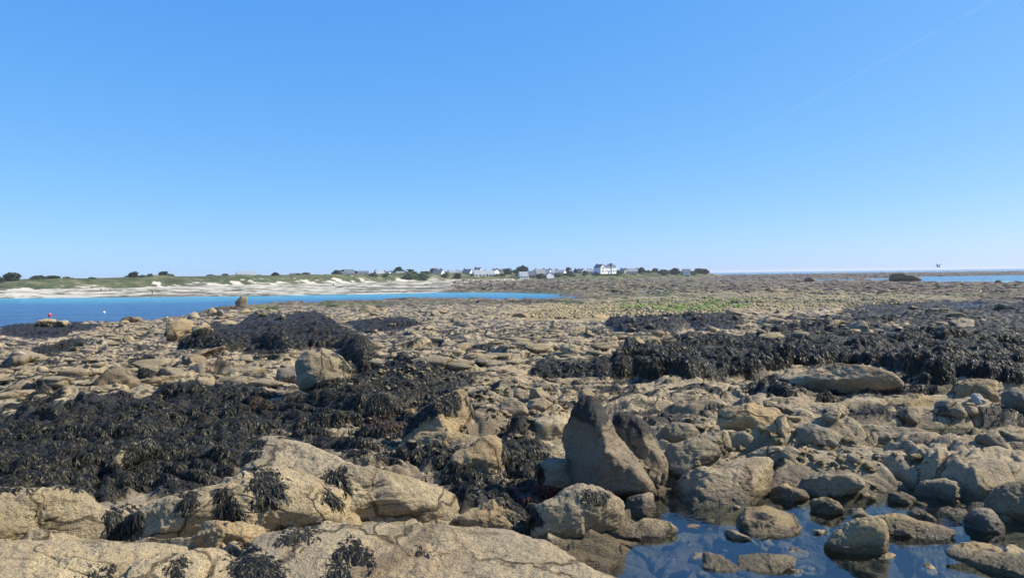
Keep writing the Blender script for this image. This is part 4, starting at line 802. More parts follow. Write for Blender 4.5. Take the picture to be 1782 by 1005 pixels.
# ================================================================== SEAWEED
bpy.context.view_layer.update(); DG = bpy.context.evaluated_depsgraph_get()
def fronds(name, roots, norms, length, width, mat, lift=.30, label=None, cat='seaweed', kind='stuff', group=None, wild=.62):
    n_ = len(roots)
    if not n_: return
    Rt = np.array(roots); Nn = np.array(norms); Nn = Nn*.6+np.array([0, 0, .4]); Nn /= np.linalg.norm(Nn, axis=1)[:, None]
    Ln = np.asarray(length)*rng.uniform(.4, 1.3, n_); W = np.asarray(width)*rng.uniform(.7, 1.3, n_)
    fld = 3.6*fbm(Rt[:, 0]*1.1, Rt[:, 1]*1.1, 55, 2); D = wild*rng.normal(size=(n_, 3)); D[:, 0] += .8*np.sin(fld); D[:, 1] -= .8*np.cos(fld); D[:, 2] -= .5; g = np.array(norms)*1.0; g[:, 2] = 0; D += 1.0*g
    D -= Nn*(D*Nn).sum(1)[:, None]; D /= np.linalg.norm(D, axis=1)[:, None]; Sd = np.cross(D, Nn)
    up0 = rng.uniform(.5, 1.25, n_)*lift*2; curl = rng.uniform(1.0, 2.6, n_); roll_ = rng.uniform(-.9, .9, n_)
    def at(s):
        q = np.linspace(0, s, 6)[1:] if s > 0 else np.array([0.]); c = np.zeros(n_); h = np.zeros(n_)
        if s > 0:
            for t_ in q-q[0]/2: ph = up0-curl*t_; c += np.cos(ph)*q[0]; h += np.sin(ph)*q[0]
        p = Rt+D*(c*Ln)[:, None]+Nn*(h*Ln)[:, None]; p[:, 2] -= .25*(s**2)*Ln; return p
    def side(s): return Sd*np.cos(roll_*s)[:, None]+Nn*np.sin(roll_*s)[:, None]
    fk = rng.uniform(.10, .26, n_)
    V = []
    def pair(s, off, wf):
        c = at(s)+side(s)*(off*Ln)[:, None]; w2 = side(s)*(W*wf*.5)[:, None]; V.append(c-w2); V.append(c+w2)
    z0 = np.zeros(n_)
    pair(0, z0, .5); pair(.3, z0, 1.); pair(.55, z0, 1.3); pair(.8, -fk*.6, .95); pair(1., -fk, .55); pair(.55, z0, 1.25); pair(.8, fk*.6, .95); pair(.97, fk, .6)
    V = np.stack(V, 1).reshape(-1, 3)
    q = np.array([(0, 1, 3, 2), (2, 3, 5, 4), (4, 5, 7, 6), (6, 7, 9, 8), (10, 11, 13, 12), (12, 13, 15, 14)])
    Q = (q[None]+np.arange(n_)[:, None, None]*16).reshape(-1, 4)
    org = Rt.mean(0); o = link(name, np_mesh(name, V-org, Q, mat, False), None, org)
    return tag(o, label, cat, group, kind)
def bed(reg_px, per0, label, mat='weed', scale=1., name='seaweed_bed', thr=.55):
    poly = np.array([pl(gp(a, b)) for a, b in reg_px]); rt = []; nm = []; ds = []
    per = int(per0*3.0); pts = []
    while len(pts) < per: pts.append(rpoly(reg_px))
    for px, py in pts:
        l, nr, ob = skip_water(EYE, ray(px, py))
        if l is None or not ob.name.startswith(('rocky_shore', 'boulder', 'rock_', 'stone', 'beach', 'pointed', 'seaweed')): continue
        if n2(l[:1]*.45, l[1:2]*.75, 301)[0]+.6*n2(l[:1]*1.7, l[1:2]*2.4, 302)[0]+(.38 if thr > .6 and px > 480 else 0) > thr or n2(l[:1]*4, l[1:2]*4, 303)[0] < -.42: continue
        # a little tuft around each hit, dropped onto whatever lies there
        rt.append(l); nm.append(nr); ds.append(np.linalg.norm(l-EYE))
        if random.random() < .55:
            a, b = l[0]+random.gauss(0, .10), l[1]+abs(random.gauss(0, .16)); l2, n_2, ob2 = down(a, b)
            if l2 is not None and ob2.name == 'rocky_shore' and abs(l2[2]-l[2]) < .5: rt.append(l2); nm.append(n_2); ds.append(np.linalg.norm(l2-EYE))
    ds = np.array(ds); k = np.maximum(1, ds/8)**.6
    return fronds(name, rt, nm, .072*k*scale, .0088*k*scale, M[mat], lift=.24, wild=.95, label=label)
PER = [15000, 4200, 6500, 15000, 6000, 1600, 1500, 3600, 1800, 900, 1000, 900, 700, 1200, 500, 1300, 1500, 1400, 500, 900, 300]
for i_, ((poly, hh, ss, lab), n_) in enumerate(zip(WEED, PER)):
    bed([(min(max(a, -30), 1815), b-(3 if hh < .2 else 7)) for a, b in poly], n_, lab, thr={0: .66, 3: .22, 4: .05, 2: .5}.get(i_, .6))
# ragged tufts over the middle ground: follow the darkened hollows of the rock sheet
bpy.context.view_layer.update()
co = np.stack([x*0, y*0], -1) if False else None
sel = None
vx = np.empty(len(shore.data.vertices)*3, np.float32); shore.data.vertices.foreach_get('co', vx); vx = vx.reshape(-1, 3)
vn = np.empty(len(shore.data.vertices)*3, np.float32); shore.data.vertices.foreach_get('normal', vn); vn = vn.reshape(-1, 3)
ma = np.empty(len(shore.data.vertices)*4, np.float32); shore.data.attributes['msk'].data.foreach_get('color', ma); ma = ma.reshape(-1, 4)
dd = np.hypot(vx[:, 0], vx[:, 1]); az = np.arctan2(vx[:, 0], vx[:, 1])
idx = np.where((ma[:, 0] > .80) & (dd > 7) & (dd < 70) & (np.abs(az) < R(36)))[0]
idx = rng.choice(idx, min(80000, len(idx)), replace=False); k = np.maximum(1, dd[idx]/8)**.6
fronds('seaweed_tufts', vx[idx], vn[idx], .095*k, .011*k, M['weed'], label='ragged wrack tufts filling the hollows of the middle ground rocks')

CL = [  # hanging single clumps: polygon px, fronds, label, length scale
 ([(563,822),(585,820),(600,805),(602,850),(590,872),(565,870)], 420, 'black wrack clump alone on the right half of the pale sloping rock', 1),
 ([(440,815),(470,808),(490,845),(478,865),(450,868),(436,845)], 520, 'black wrack clump hanging over the left half of the pale sloping rock', 1),
 ([(190,885),(235,878),(245,905),(225,925),(222,942),(195,925)], 520, 'tangled wrack ball in front of the brown stained rock face', 1),
 ([(380,850),(405,845),(420,905),(390,905)], 300, 'narrow wrack streamer reaching the front slab', 1),
 ([(312,875),(320,850),(345,852),(342,880)], 240, 'short wrack streamer left of the narrow streamer', 1),
 ([(485,945),(495,915),(550,905),(560,925),(520,945)], 420, 'wrack clump on the crest of the bottom slab', 1.1),
 ([(570,1000),(580,965),(615,930),(640,960),(650,985),(620,1003)], 560, 'wrack clump spread on the lower face of the bottom slab', 1.1),
 ([(728,962),(732,948),(755,950),(762,962)], 110, 'tiny wrack tuft alone in the middle of the bottom slab', .8),
 ([(410,1003),(400,960),(430,945),(470,970),(500,1003)], 600, 'wrack clump at the bottom edge between the front slabs', 1.1),
 ([(298,985),(305,965),(325,965),(318,985),(306,1003)], 130, 'wrack string in the joint of the bottom left slabs', .8),
 ([(1010,866),(1015,850),(1045,853),(1062,862),(1050,868)], 190, 'wrack patch on top of the cream boulder', .6),
 ([(1305,912),(1310,900),(1340,897),(1348,908),(1330,915)], 160, 'round wrack tuft on the domed rock in the pool', .55),
 ([(815,705),(820,682),(845,680),(850,705),(835,715)], 260, 'wrack clump hanging right of the pyramid shaped rock', 1),
 ([(600,640),(592,600),(640,602),(652,640),(625,650)], 700, 'shaggy wrack mound right of the pitted boulder', 1),
 ([(870,905),(880,880),(905,885),(925,905),(920,920)], 200, 'wrack on the right end of the cream rock', .8),
 ([(125,1003),(180,1000),(200,985),(185,975)], 60, 'thin wrack strand at the bottom left', .6),
]
for poly, n_, lab, sc_ in CL:
    rt = []; nm = []
    for i in range(int(n_*2.6)):
        q_ = rpoly(poly); jt = min(7, .10*(max(a_[0] for a_ in poly)-min(a_[0] for a_ in poly))); l, nr, ob = skip_water(EYE, ray(q_[0]+max(-2*jt, min(2*jt, random.gauss(0, jt))), q_[1]+max(-1.5*jt, min(1.5*jt, random.gauss(0, jt*.8)))))
        if l is not None and n2(l[:1]*6, l[1:2]*6+l[2]*5, 17)[0] > -.30: rt.append(l); nm.append(nr)
    o = fronds('seaweed_clump', rt, nm, .085*sc_, .0095*sc_, M['weed'], lift=.16, wild=1.1, label=lab, kind=None, group='wrack clumps on the foreground rocks')
for poly, n_, lab in (([(885,850),(935,840),(985,850),(940,870),(900,868)], 1100, 'reddish brown weed between the cream boulder and the pointed rock'),
                      ([(630,722),(690,720),(700,742),(650,745)], 500, 'dull red weed patch in front of the dark boulder'),
                      ([(430,690),(470,680),(490,700),(440,715)], 500, 'rust coloured weed in the mat at left')):
    bed(poly, n_, lab, 'red_weed' if n_ > 600 else 'brown_weed', .7)

# ================================================================== FAR SHORE
def gz(px, dist):
    a = PXA(px); p = (math.sin(a)*dist, math.cos(a)*dist); l, _, _ = cast((p[0], p[1], 60), (0, 0, -1)); return p[0], p[1], l[2] if l is not None else 0
bpy.context.view_layer.update(); DG = bpy.context.evaluated_depsgraph_get()
def foot_at(px): return float(np.interp(PXA(px), fa, FOOT))
def spx(px, py, d): return (hz(px)-py)/F*d+6      # world height seen at a photo row
def house(px0, px1, py_top, py_base, wall='white_wall', roof='slate', yaw=0., dz=60, chim=2, eave=.5, nwin=3, label='', gable_front=False, chw='brick', grp='houses of the far village', depth=6.5, hip=False, name='house'):
    px = (px0+px1)/2; d = foot_at(px)+dz; X, Y, Zg = gz(px, d); ztop = spx(px, py_top, d); zbs = min(Zg, spx(px, py_base, d))-.3
    Wd = (px1-px0)/F*d; Hh = ztop-zbs; eh = Hh*eave; a = PXA(px)
    root = empty(name, (X, Y, zbs), -a+yaw); tag(root, label, 'house', grp)
    w2 = Wd/2; D = depth/2
    if gable_front: w2, D = depth/2, Wd/2
    rt = root
    m = MB(); 
    if hip: m.box(-w2, w2, -D, D, 0, eh)
    else: m.hull([(-w2, -D, 0), (-w2, D, 0), (-w2, D, eh), (-w2, 0, Hh-.15), (-w2, -D, eh)], [(w2, -D, 0), (w2, D, 0), (w2, D, eh), (w2, 0, Hh-.15), (w2, -D, eh)])
    rot = (math.pi/2 if gable_front else 0)
    wl = m.build('wall', M[wall], root); wl.rotation_euler.z = rot
    m = MB(); o = .25
    if hip:
        b = [(-w2-o, -D-o, eh), (w2+o, -D-o, eh), (w2+o, D+o, eh), (-w2-o, D+o, eh)]; t_ = (0, 0, Hh)
        for i in range(4): m.poly([b[i], b[(i+1) % 4], t_])
        m.poly(b[::-1])
    else:
        for s in (-1, 1):
            lo = (Hh-eh)*o/D; q = [(-w2-o, s*(D+o), eh-lo), (w2+o, s*(D+o), eh-lo), (w2+o, 0, Hh), (-w2-o, 0, Hh)]
            m.hull(q if s < 0 else q[::-1], [(a_, b_, c_+.14) for a_, b_, c_ in (q if s < 0 else q[::-1])])
    rf = m.build('roof', M[roof], root); rf.rotation_euler.z = rot
    cx = [(-w2+.5, w2-.5), (-w2+.5,), ()][0 if chim == 2 else (1 if chim == 1 else 2)]
    if chim == 3: cx = (-w2+.5, 0, w2-.5)
    for c in cx: MB().box(c-.45, c+.45, -.4, .4, Hh-.9, Hh+.85).build('chimney', M[chw], rf)
    for i in range(nwin):
        c = -w2+(i+.5)*2*w2/nwin
        for zz in ((eh*.5,) if eh < 4 else (eh*.25, eh*.7)):
            wn = MB().box(c-.42, c+.42, -D-.05, -D+.02, zz-.6, zz+.6).build('window', M['window'], wl)
    return root
VIL = [
 (414,443,473,481,'stone_wall','pale_slate',.1,30,0,.35,5,'long low building with a pale slate roof alone on the left dune'),
 (505,521,475.5,479,'white_wall','slate',0,90,0,.5,2,'low roof just showing over the dune left of the village'),
 (590,599,472.5,477,'white_wall','slate',0,70,0,.6,1,'small white house left of the dark slate roof'),
 (599,615,469,477,'white_wall','slate',.3,75,0,.3,2,'dark slate roofed house behind the dune crest'),
 (623,641,471.5,477,'white_wall','slate',0,80,0,.4,2,'low dark roofed house right of the slate roofed house'),
 (641,651,474,478,'white_wall','pale_slate',0,80,0,.5,1,'tiny low pale house between two darker roofs'),
 (652,668,471,478,'stone_wall','pale_slate',.5,50,1,.25,1,'house with a broad pale gabled roof left of the pines'),
 (668,679,472,478,'white_wall','slate',-.4,60,1,.35,1,'narrow steep roofed house beside the broad pale roof'),
 (679,690,472,478,'white_wall','slate',.2,65,1,.4,2,'small house with chimney just left of the pines'),
 (690,703,472,478,'white_wall','pale_slate',-.2,50,0,.35,2,'pale roofed house under the left pine'),
 (755,772,469,477,'white_wall','slate',-.5,40,1,.3,1,'dark roofed house with a white gable end behind the bushes'),
 (779,795,471,478,'white_wall','pale_slate',.1,50,1,.35,2,'pale roofed house left of the white gabled houses'),
 (794,807,470.5,478,'stone_wall','pale_slate',-.2,60,1,.3,2,'grey house between the pale roofed and white gabled houses'),
 (806,822,468,479,'white_wall','slate',-.6,35,1,.35,1,'white gabled house with a dark roof at the left of the village centre'),
 (826,838,465.5,475,'white_wall','slate',-.5,50,1,.4,1,'tallest white gable with a wide chimney above the long pale roof'),
 (823,844,469.5,478,'white_wall','pale_slate',.35,20,0,.28,3,'long pale slate roof with skylights facing the beach'),
 (843,860,470,478,'white_wall','pale_slate',.35,24,1,.28,3,'second long pale slate roof right of the skylight roof'),
 (857,866,468,477,'white_wall','slate',-.7,32,2,.55,1,'narrow white house with twin chimneys'),
 (865,875,468.5,478,'white_wall','slate',-.5,38,1,.55,2,'white house touching the dark tree'),
 (903,918,472.5,480,'white_wall','pale_slate',.3,12,0,.4,3,'low white cottage with a grey roof in front of the big pine'),
 (917,931,471.5,480,'stone_wall','slate',.1,20,0,.35,2,'grey roofed cottage right of the big pine'),
 (930,948,468,479,'stone_wall','slate',.5,32,2,.3,2,'large slate roofed house with two chimneys'),
 (946,958,468,478,'white_wall','pale_slate',-.3,44,2,.4,2,'pale roofed house behind the white gabled cottage'),
 (951,961,473,478.5,'white_wall','pale_slate',-1.2,16,0,.55,1,'small white cottage with its gable toward the sea'),
 (958,969,468.5,477,'stone_wall','pale_slate',.2,46,2,.35,2,'stone house between the cottages'),
 (968,984,469.5,477,'white_wall','pale_slate',-.4,34,1,.45,3,'white walled house with a long pale roof'),
 (1000,1016,468,476,'white_wall','slate',-.4,36,3,.45,2,'three chimneyed house right of the village trees'),
 (1022,1035,468.5,475.5,'white_wall','pale_slate',0,70,3,.5,3,'distant white house with three chimneys left of the villa'),
 (1188,1200,468,473,'white_wall','slate',.2,20,0,.4,1,'small house half hidden by a bush near the point'),
]
for a in VIL: house(a[0], a[1], a[2], a[3], a[4], a[5], a[6], a[7], a[8], a[9], a[10], a[11])
# stone house with three chimneys
house(1079,1092,467,474,'stone_wall','slate',-.75,30,1,.45,1,'left wing of the stone house with a grey gable, right of the villa')
house(1088,1109,467,474.5,'cream_wall','pale_slate',.05,26,2,.45,4,'cream walled front wing of the stone house')
# the white villa
d = foot_at(1053)+25; X, Y, Z0 = gz(1053, d); zb_ = min(Z0, spx(1053, 475, d)); k = d/F; a = PXA(1053)
v = empty('villa', (X, Y, zb_), -a+.70); tag(v, 'big white seaside villa with a pyramid roofed tower', 'house', 'houses of the far village')
hh = lambda py: spx(1053, py, d)-zb_
w = MB(); e1 = hh(465)
w.hull([(-17*k, -4.5, 0), (-7*k, -4.5, 0), (-7*k, -4.5, e1), (-12*k, -4.5, hh(460)), (-17*k, -4.5, e1)], [(-17*k, 5, 0), (-7*k, 5, 0), (-7*k, 5, e1), (-12*k, 5, hh(460)), (-17*k, 5, e1)])
w.box(-7*k+.003, 8*k-.003, -4, 4, 0, hh(464.5)); w.box(8*k, 18*k, -4.6, 3.5, 0, hh(463.5)); wl = w.build('wall', M['white_wall'], v)
r_ = MB()
for s in (-1, 1): r_.hull([(-12*k, -4.7, hh(460)), (-12*k+s*5.6*k, -4.7, e1-.3), (-12*k+s*5.6*k, 5.2, e1-.3), (-12*k, 5.2, hh(460))], [(-12*k, -4.7, hh(459.5)), (-12*k+s*5.6*k, -4.7, e1-.05), (-12*k+s*5.6*k, 5.2, e1-.05), (-12*k, 5.2, hh(459.5))])
r_.hull([(-7*k, -4.3, hh(464.5)), (8*k, -4.3, hh(464.5)), (8*k, 4, hh(464.5)), (-7*k, 4, hh(464.5))], [(-7*k, -.2, hh(461)), (8*k, -.2, hh(461)), (8*k, .2, hh(461)), (-7*k, .2, hh(461))])
b_ = [(7.7*k, -5, hh(463.5)), (18.4*k, -5, hh(463.5)), (18.4*k, 3.9, hh(463.5)), (7.7*k, 3.9, hh(463.5))]
for i in range(4): r_.poly([b_[i], b_[(i+1) % 4], (13*k, -.5, hh(457))])
r_.poly(b_[::-1]); rf = r_.build('roof', M['slate'], v)
MB().box(-12.8*k, -11.5*k, 3, 4, hh(461), hh(458.3)).build('chimney', M['brick'], rf); MB().box(6.2*k, 7.6*k, -.5, .6, hh(462), hh(459)).build('chimney', M['brick'], rf)
for cx in (-13.5, -10.2, -4.5, 0, 4.5, 11, 15):
    for zz in (466.3, 471.5):
        yy = -4.5 if cx < -7 else (-4 if cx < 8 else -4.6); MB().box(cx*k-.45, cx*k+.45, yy-.05, yy+.02, hh(zz)-.75, hh(zz)+.75).build('window', M['window'], wl)
MB().box(2*k-.5, 2*k+.5, -4.06, -4.01, 0.02, 2.2).build('door', M['door'], wl)

def tree(px0, px1, py_top, kind, label, dz=40, py_base=None, cat='tree'):
    px = (px0+px1)/2; d = foot_at(px)+dz; X, Y, Zg = gz(px, d); zt = spx(px, py_top, d); Wd = (px1-px0)/F*d/2*1.22
    if py_base: Zg = min(Zg, spx(px, py_base, d))
    Hh = max(zt-Zg, 1.5); root = empty('pine_tree' if kind == 'pine' else ('bush' if cat == 'bush' else 'tree'), (X, Y, Zg-.3)); tag(root, label, cat, 'trees and bushes of the far shore')
    m = MB(); 
    for lim in range(4):
        ang = random.uniform(0, 6.28); top = (math.cos(ang)*Wd*.4*(lim > 0), math.sin(ang)*Wd*.4*(lim > 0), Hh*random.uniform(.6, .85)); r0 = .25 if lim == 0 else .12; z0_ = 0 if lim == 0 else Hh*.25
        m.hull([(r0*math.cos(t_), r0*math.sin(t_), z0_) for t_ in np.linspace(0, 5.2, 6)], [(top[0]+.06*math.cos(t_), top[1]+.06*math.sin(t_), top[2]) for t_ in np.linspace(0, 5.2, 6)])
    m.build('trunk', M['bark'], root)
    n_ = 2600; nb = 14 if kind != 'pine' else 15
    cs = []
    for i in range(nb):
        zf = random.uniform(.3, .88) if kind == 'pine' else random.uniform(.15, .78)
        rad = Wd*(.95*(1-.75*(zf-.3)) if kind == 'pine' else .85*(1.15-.7*zf)); ang = random.uniform(0, 6.28); rr = random.random()**.5*rad
        cs.append((rr*math.cos(ang), rr*math.sin(ang), zf*Hh, Wd*random.uniform(.28, .5), Hh*(random.uniform(.06, .12) if kind == 'pine' else random.uniform(.16, .3))))
    cs.append((0, 0, Hh*.82, Wd*.28, Hh*.17))
    cs = np.array(cs); c = cs[rng.integers(0, len(cs), n_)]; u = rng.normal(size=(n_, 3)); u /= np.linalg.norm(u, axis=1)[:, None]; u *= rng.uniform(.55, 1.08, (n_, 1))
    P = c[:, :3]+u*np.stack([c[:, 3], c[:, 3], c[:, 4]], -1); P[:, 2] = np.maximum(P[:, 2], .1)
    s = max(.16, Wd*.055); T1 = rng.normal(size=(n_, 3)); T1 /= np.linalg.norm(T1, axis=1)[:, None]; T2 = np.cross(T1, rng.normal(size=(n_, 3))); T2 /= np.linalg.norm(T2, axis=1)[:, None]
    V = np.stack([P-T1*s, P+T2*s, P+T1*s, P-T2*s], 1).reshape(-1, 3); Q = np.arange(n_*4).reshape(-1, 4)
    link('crown', np_mesh('crown', V, Q, M['pine' if kind != 'bush' else 'bush'], False), root); return root
TR = [
 (640,656,474,'bush','low hedge between the low dark roof and the broad pale roof',22,482),
 (664,676,474.5,'bush','dark shrub at the foot of the broad pale roofed house',22,482.5),
 (770,782,474,'bush','clipped hedge at the left foot of the pale roofed houses',22,482),
 (814,826,475,'bush','rough shrub below the left white gable',22,483),
 (838,850,475.5,'bush','grey shrub below the long pale slate roofs',22,483.5),
 (852,866,475.5,'bush','low hedge below the twin chimney house',22,483.5),
 (866,880,475,'bush','dark shrub in front of the dark tree left of the big pine',22,483),
 (896,908,474.5,'bush','clipped hedge left of the grey roofed white cottage',22,482.5),
 (930,946,476,'bush','rough shrub below the two chimney slate house',22,484),
 (962,976,474.5,'bush','grey shrub right of the sea facing gable',22,482.5),
 (980,1000,473,'bush','low hedge right of the long pale roofed white house',22,481),
 (1012,1022,472.5,'bush','dark shrub right of the three chimneyed house',22,480.5),
 (1034,1042,472,'bush','clipped hedge at the left foot of the villa',22,480),
 (1068,1082,471.5,'bush','rough shrub at the right foot of the villa',22,479.5),
 (1150,1168,470,'bush','grey shrub between the two domed trees on the point',22,478),
 (1200,1212,470.5,'bush','low hedge between the small house and the last pair of trees',22,478.5),
 (-14,6,480,'tree','dark tree cut by the left edge of the view',30,488),(5,29,475,'tree','biggest dark tree at far left on the dune',30,489),
 (57,81,479.5,'tree','low spreading tree second group from the left',35,487),(80,104,479.5,'tree','low spreading tree touching its left neighbour',35,487),(110,126,481,'bush','small bush right of the two low trees',35,487),
 (155,165,483,'bush','tiny bush on the bare dune crest',35,486),
 (225,244,473,'tree','round tree left of the middle pair on the left dune',40,483),(243,252,478,'bush','small bush at the foot of the round tree',38,482),(258,266,476,'bush','thin bush between the round tree and the ragged tree',40,481),(277,299,472,'tree','ragged tree right of the round tree on the left dune',40,482),
 (360,374,478,'bush','low bush left of the long building',40,481),(384,398,475.5,'tree','dark bush just left of the long building',35,481),
 (474,484,473,'tree','small lone dark tree right of the long building',40,479),(512,524,474.5,'bush','low bushes left of the village',60,479),(526,540,473.5,'bush','low dark bush row left of the village',60,478),
 (578,592,469,'tree','dark tree at the left start of the village',60,477),(590,608,468,'tree','dark tree behind the small white house',90,476),(612,622,470,'tree','dark tree right of the slate roofed house',85,476),
 (686,704,463,'pine','taller of the twin pines',62,478),(706,720,467,'pine','smaller right hand pine of the twin pines',58,478),
 (699,722,474,'bush','thick bush on the dune edge below the twin pines',8,488),(718,746,474.5,'bush','thick bush right of the bush under the twin pines',8,488),(708,732,471.5,'bush','bush behind the thick dune edge bushes',30,480),
 (746,762,465.5,'bush','grey green tree behind the white gable end',60,476),(761,773,466,'tree','dark round tree behind the white gable end',60,476),(730,748,471,'bush','hedge left of the dark roofed house',50,478),
 (772,782,471.5,'bush','bush between two village houses',50,478),(790,802,474,'tree','round dark bush in front of the grey house',16,480),
 (874,891,466,'tree','broad dark tree left of the big pine',30,480),(889,904,468,'tree','dark tree filling the gap left of the big pine',34,480),(899,921,460.5,'pine','tallest big pine in the middle of the village',40,478),
 (936,948,474.5,'bush','dark hedge in front of the large slate roofed house',18,480),(924,934,469.5,'tree','dark tree behind the grey roofed cottage',60,477),(960,968,468,'tree','dark tree behind the stone house',64,476),
 (984,996,464,'tree','dark tree right of the white walled house',50,476),(998,1005,466.5,'tree','narrow dark tree left of the three chimneyed house',34,476),(1010,1023,470,'bush','bushes between the three chimneyed house and the villa',30,476),
 (1070,1080,469,'bush','dark bush between the villa and the stone house',30,475),
 (1109,1123,464,'tree','round dark tree right of the stone house',30,474),(1122,1134,469,'bush','low bush right of the round dark tree',34,474),(1132,1146,466,'bush','grey green round bush near the point',44,474),(1146,1160,468,'tree','low dark bush near the point',30,474),
 (1164,1183,465.5,'tree','dark domed tree near the point',28,474),(1187,1201,467.5,'bush','bush over the small house near the point',34,473.5),(1209,1224,466,'tree','left tree of the last pair on the point',28,474),(1220,1235,467,'tree','right tree of the last pair on the point',28,474),
]
for t_ in TR: tree(t_[0], t_[1], t_[2], t_[3], t_[4], t_[5], t_[6], 'bush' if t_[3] == 'bush' else 'tree')

# ------------------------------------------------------------------ buoys, people, gulls
def on_z(px, py, z_=0.):
    r = ray(px, py); k_ = (z_-6)/r[2]; return r*k_+EYE
def buoy(px, py, rad, mat, label):
    p = on_z(px, py); root = empty('buoy', (p[0], p[1], 0)); tag(root, label, 'buoy')
    V, Q = cube_sphere(12); V = V*np.array([1, 1, .95])*rad; V[:, 2] += rad*.45
    link('float', np_mesh('float', V, Q, M[mat]), root); MB().box(-.05, .05, -.05, .05, rad*1.3, rad*1.75).build('ring', M['white' if mat == 'red' else 'red'], root)
buoy(87, 549.5, .30, 'red', 'round red buoy floating off the left rocks'); buoy(181, 544, .22, 'white', 'small whitish buoy floating right of the red one')
def skin_body(name, pts, edges, rad, mat, parent):
    me = bpy.data.meshes.new(name); me.from_pydata(pts, edges, []); me.materials.append(mat); o = link(name, me, parent)
    o.modifiers.new('skin', 'SKIN'); 
    for i, r in enumerate(rad): me.skin_vertices[0].data[i].radius = (r, r)
    me.skin_vertices[0].data[0].use_root = True
    o.modifiers.new('sub', 'SUBSURF').levels = 1; o.modifiers['sub'].render_levels = 1; return o
def person(px, py, label, shirt, trousers, bend=0., face=0., zg=None):
    l, _, _ = cast(EYE, ray(px, py))
    if l is None: return
    root = empty('person', l, face); tag(root, label, 'person', 'people on the far shore')
    b = bend; sh = (0, -.45*b, 1.38-.25*b); nk = (0, -.52*b, 1.48-.28*b); hd = (0, -.6*b, 1.62-.34*b)
    pts = [(0, 0, .92), sh, nk, hd, (.11, 0, .88), (.12, -.04, .48), (.12, .03, .06), (.12, -.12, .03), (-.11, 0, .88), (-.12, .10, .48), (-.12, .14, .06), (-.12, 0, .03),
           (.20, sh[1], sh[2]-.03), (.26, sh[1]-.05, 1.08-.3*b), (.24, sh[1]-.2, .86-.25*b), (-.20, sh[1], sh[2]-.03), (-.26, sh[1], 1.08-.3*b), (-.25, sh[1]-.12, .84-.25*b), (0, hd[1], hd[2]+.07)]
    ed = [(0, 1), (1, 2), (2, 3), (3, 18), (0, 4), (4, 5), (5, 6), (6, 7), (0, 8), (8, 9), (9, 10), (10, 11), (1, 12), (12, 13), (13, 14), (1, 15), (15, 16), (16, 17)]
    skin_body('body', pts, ed, [.13, .14, .06, .095, .09, .065, .045, .04, .09, .065, .045, .04, .07, .045, .035, .07, .045, .035, .07], M['skin'], root)
    skin_body('shirt', [(0, 0, .9), pts[1], pts[12], pts[13], pts[15], pts[16]], [(0, 1), (1, 2), (2, 3), (1, 4), (4, 5)], [.16, .17, .09, .065, .09, .065], shirt, root)
    skin_body('trousers', [(0, 0, .92), pts[4], pts[5], (.12, .03, .12), pts[8], pts[9], (-.12, .14, .12)], [(0, 1), (1, 2), (2, 3), (0, 4), (4, 5), (5, 6)], [.145, .11, .085, .07, .11, .085, .07], trousers, root)
    skin_body('hair', [(0, hd[1]+.02, hd[2]+.05), (0, hd[1]+.04, hd[2]+.12)], [(0, 1)], [.1, .08], M['hair'], root)
cl = {k_: plain(k_+' cloth', c_, .8) for k_, c_ in (('dark', (.03, .035, .05)), ('white', (.7, .7, .68)), ('grey', (.2, .2, .22)), ('red', (.4, .06, .05)), ('blue', (.06, .12, .3)))}
person(176, 507, 'left person of the pair walking on the wet sand at left', cl['grey'], cl['dark'], face=1.2)
person(192, 506.5, 'person in a pale shirt on the wet sand right of the other walker', cl['white'], cl['dark'], face=-1.2)
person(265, 511.5, 'person in dark clothes standing alone at the water edge', cl['dark'], cl['dark'])
person(580, 497, 'lone person standing on the beach below the dune', cl['grey'], cl['dark'])
person(832, 498, 'person in a white shirt on the sand bar before the reef', cl['white'], cl['grey'])
person(1198, 491.5, 'leftmost of the three people bent over the reef, in dark clothes', cl['dark'], cl['dark'], .8, .8)
person(1202.5, 491, 'middle of the three people on the reef, standing', cl['blue'], cl['dark'], .2, -.5)
person(1206.5, 491.3, 'rightmost of the three people on the reef, leaning over', cl['dark'], cl['grey'], .7, -1)
person(1495.5, 476, 'lone person standing on the distant reef at right', cl['dark'], cl['dark'])
r = ray(1633, 463.5); p = EYE+r*75
g = empty('seagull', p, .5); tag(g, 'white gull flying low over the right horizon with wings raised', 'gull')
V, Q = cube_sphere(12); V = V*np.array([.075, .21, .07]); V[:, 0] *= 1-.5*np.clip(V[:, 1]/.21, -.2, 1)**2
link('body', np_mesh('body', V, Q, M['feather']), g)
for s in (-1, 1):
    w = MB(); w.hull([(s*.05, -.08, .02), (s*.05, .08, .02), (s*.30, .06, .22), (s*.58, .16, .20), (s*.30, -.07, .235)], [(s*.05, -.08, .05), (s*.05, .08, .04), (s*.30, .06, .235), (s*.58, .16, .205), (s*.30, -.07, .26)]); w.build('wing', M['grey_feather' if s > 0 else 'feather'], g)
MB().hull([(-.03, .16, 0), (.03, .16, 0), (.07, .32, 0), (-.07, .32, 0)], [(-.03, .16, .02), (.03, .16, .02), (.07, .32, .01), (-.07, .32, .01)]).build('tail', M['feather'], g)
MB().hull([(-.012, -.20, .01), (.012, -.20, .01), (.012, -.20, .035), (-.012, -.20, .035)], [(-.003, -.26, .01), (.003, -.26, .01), (.003, -.26, .015), (-.003, -.26, .015)]).build('beak', M['beak'], g)
print('verts', sum(len(m_.vertices) for m_ in bpy.data.meshes))


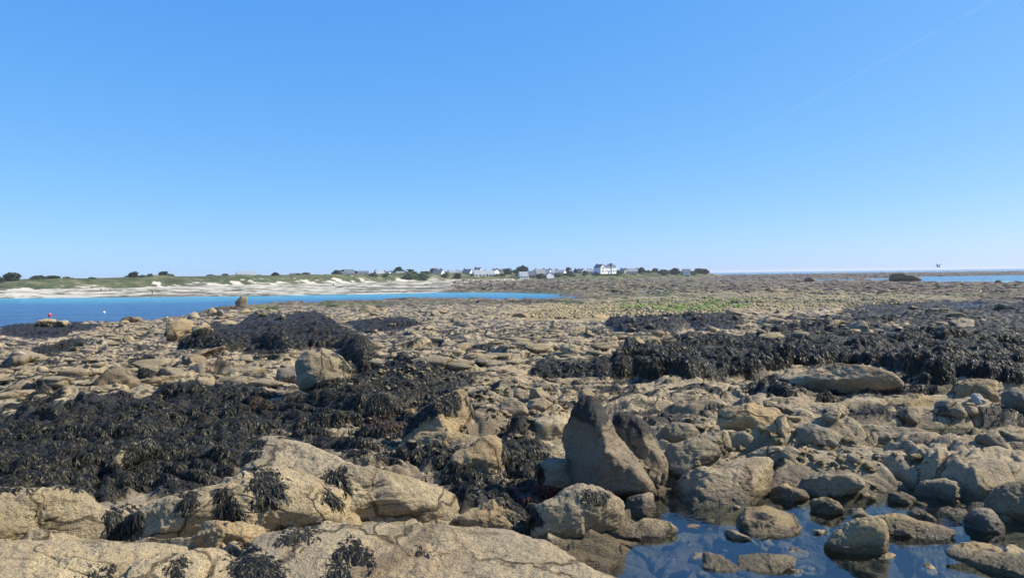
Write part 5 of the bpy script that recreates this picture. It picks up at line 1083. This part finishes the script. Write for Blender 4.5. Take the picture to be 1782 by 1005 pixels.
# ------------------------------------------------------------------ sea air
hz_m = bpy.data.materials.new('sea air'); hz_m.use_nodes = True; hz_m.node_tree.nodes.clear()
vo = hz_m.node_tree.nodes.new('ShaderNodeVolumePrincipled'); vo.inputs['Color'].default_value = (.93, .96, 1, 1); vo.inputs['Density'].default_value = .00012; vo.inputs['Anisotropy'].default_value = .1
ho = hz_m.node_tree.nodes.new('ShaderNodeOutputMaterial'); hz_m.node_tree.links.new(vo.outputs[0], ho.inputs['Volume'])
tag(MB().box(-27000, 27000, -27000, 27000, -7, 24).build('haze', hz_m), 'thin pale sea air over the shore', 'haze', None, 'stuff')
# ------------------------------------------------------------------ vapour trail high over the sea
t = NT('vapour'); t.t.nodes.remove(t.b); d1 = t.n('ShaderNodeBsdfDiffuse'); d2 = t.n('ShaderNodeBsdfTranslucent'); tr_ = t.n('ShaderNodeBsdfTransparent')
d1.inputs[0].default_value = d2.inputs[0].default_value = (.9, .9, .9, 1); ad = t.n('ShaderNodeMixShader'); ad.inputs[0].default_value = .5; t.l(d1.outputs[0], ad.inputs[1]); t.l(d2.outputs[0], ad.inputs[2])
mx = t.n('ShaderNodeMixShader'); t.l(t.math('MULTIPLY', t.ramp(t.noise(t.pos(), .0016, 4, .6), (.3, .2), (.7, 1.)), .014), mx.inputs[0]); t.l(tr_.outputs[0], mx.inputs[1]); t.l(ad.outputs[0], mx.inputs[2]); t.l(mx.outputs[0], t.o.inputs[0])
def trail(a, b, wd, label):
    V = []; A_, B_ = ray(*a), ray(*b); n_ = 40
    for i in range(n_):
        r = A_+(B_-A_)*i/(n_-1); p = EYE+r*(2500/r[2]); dd_ = np.linalg.norm(p); rad = wd*.5*dd_/F*(.35+.65*i/(n_-1))
        up_ = np.array([0, .5, .85]); sd_ = np.cross(p/dd_, (B_-A_)/np.linalg.norm(B_-A_))
        for k_ in range(8): V.append(p+sd_*rad*math.cos(k_*math.pi/4)+p/dd_*rad*math.sin(k_*math.pi/4))
    Q = [(i*8+k_, i*8+(k_+1) % 8, i*8+8+(k_+1) % 8, i*8+8+k_) for i in range(n_-1) for k_ in range(8)]
    tag(link('vapour_trail', np_mesh('vapour_trail', np.array(V), Q, t.m)), label, 'vapour trail')
trail((1300, 236), (1740, -6), 10, 'faint straight vapour trail rising to the upper right corner of the sky')
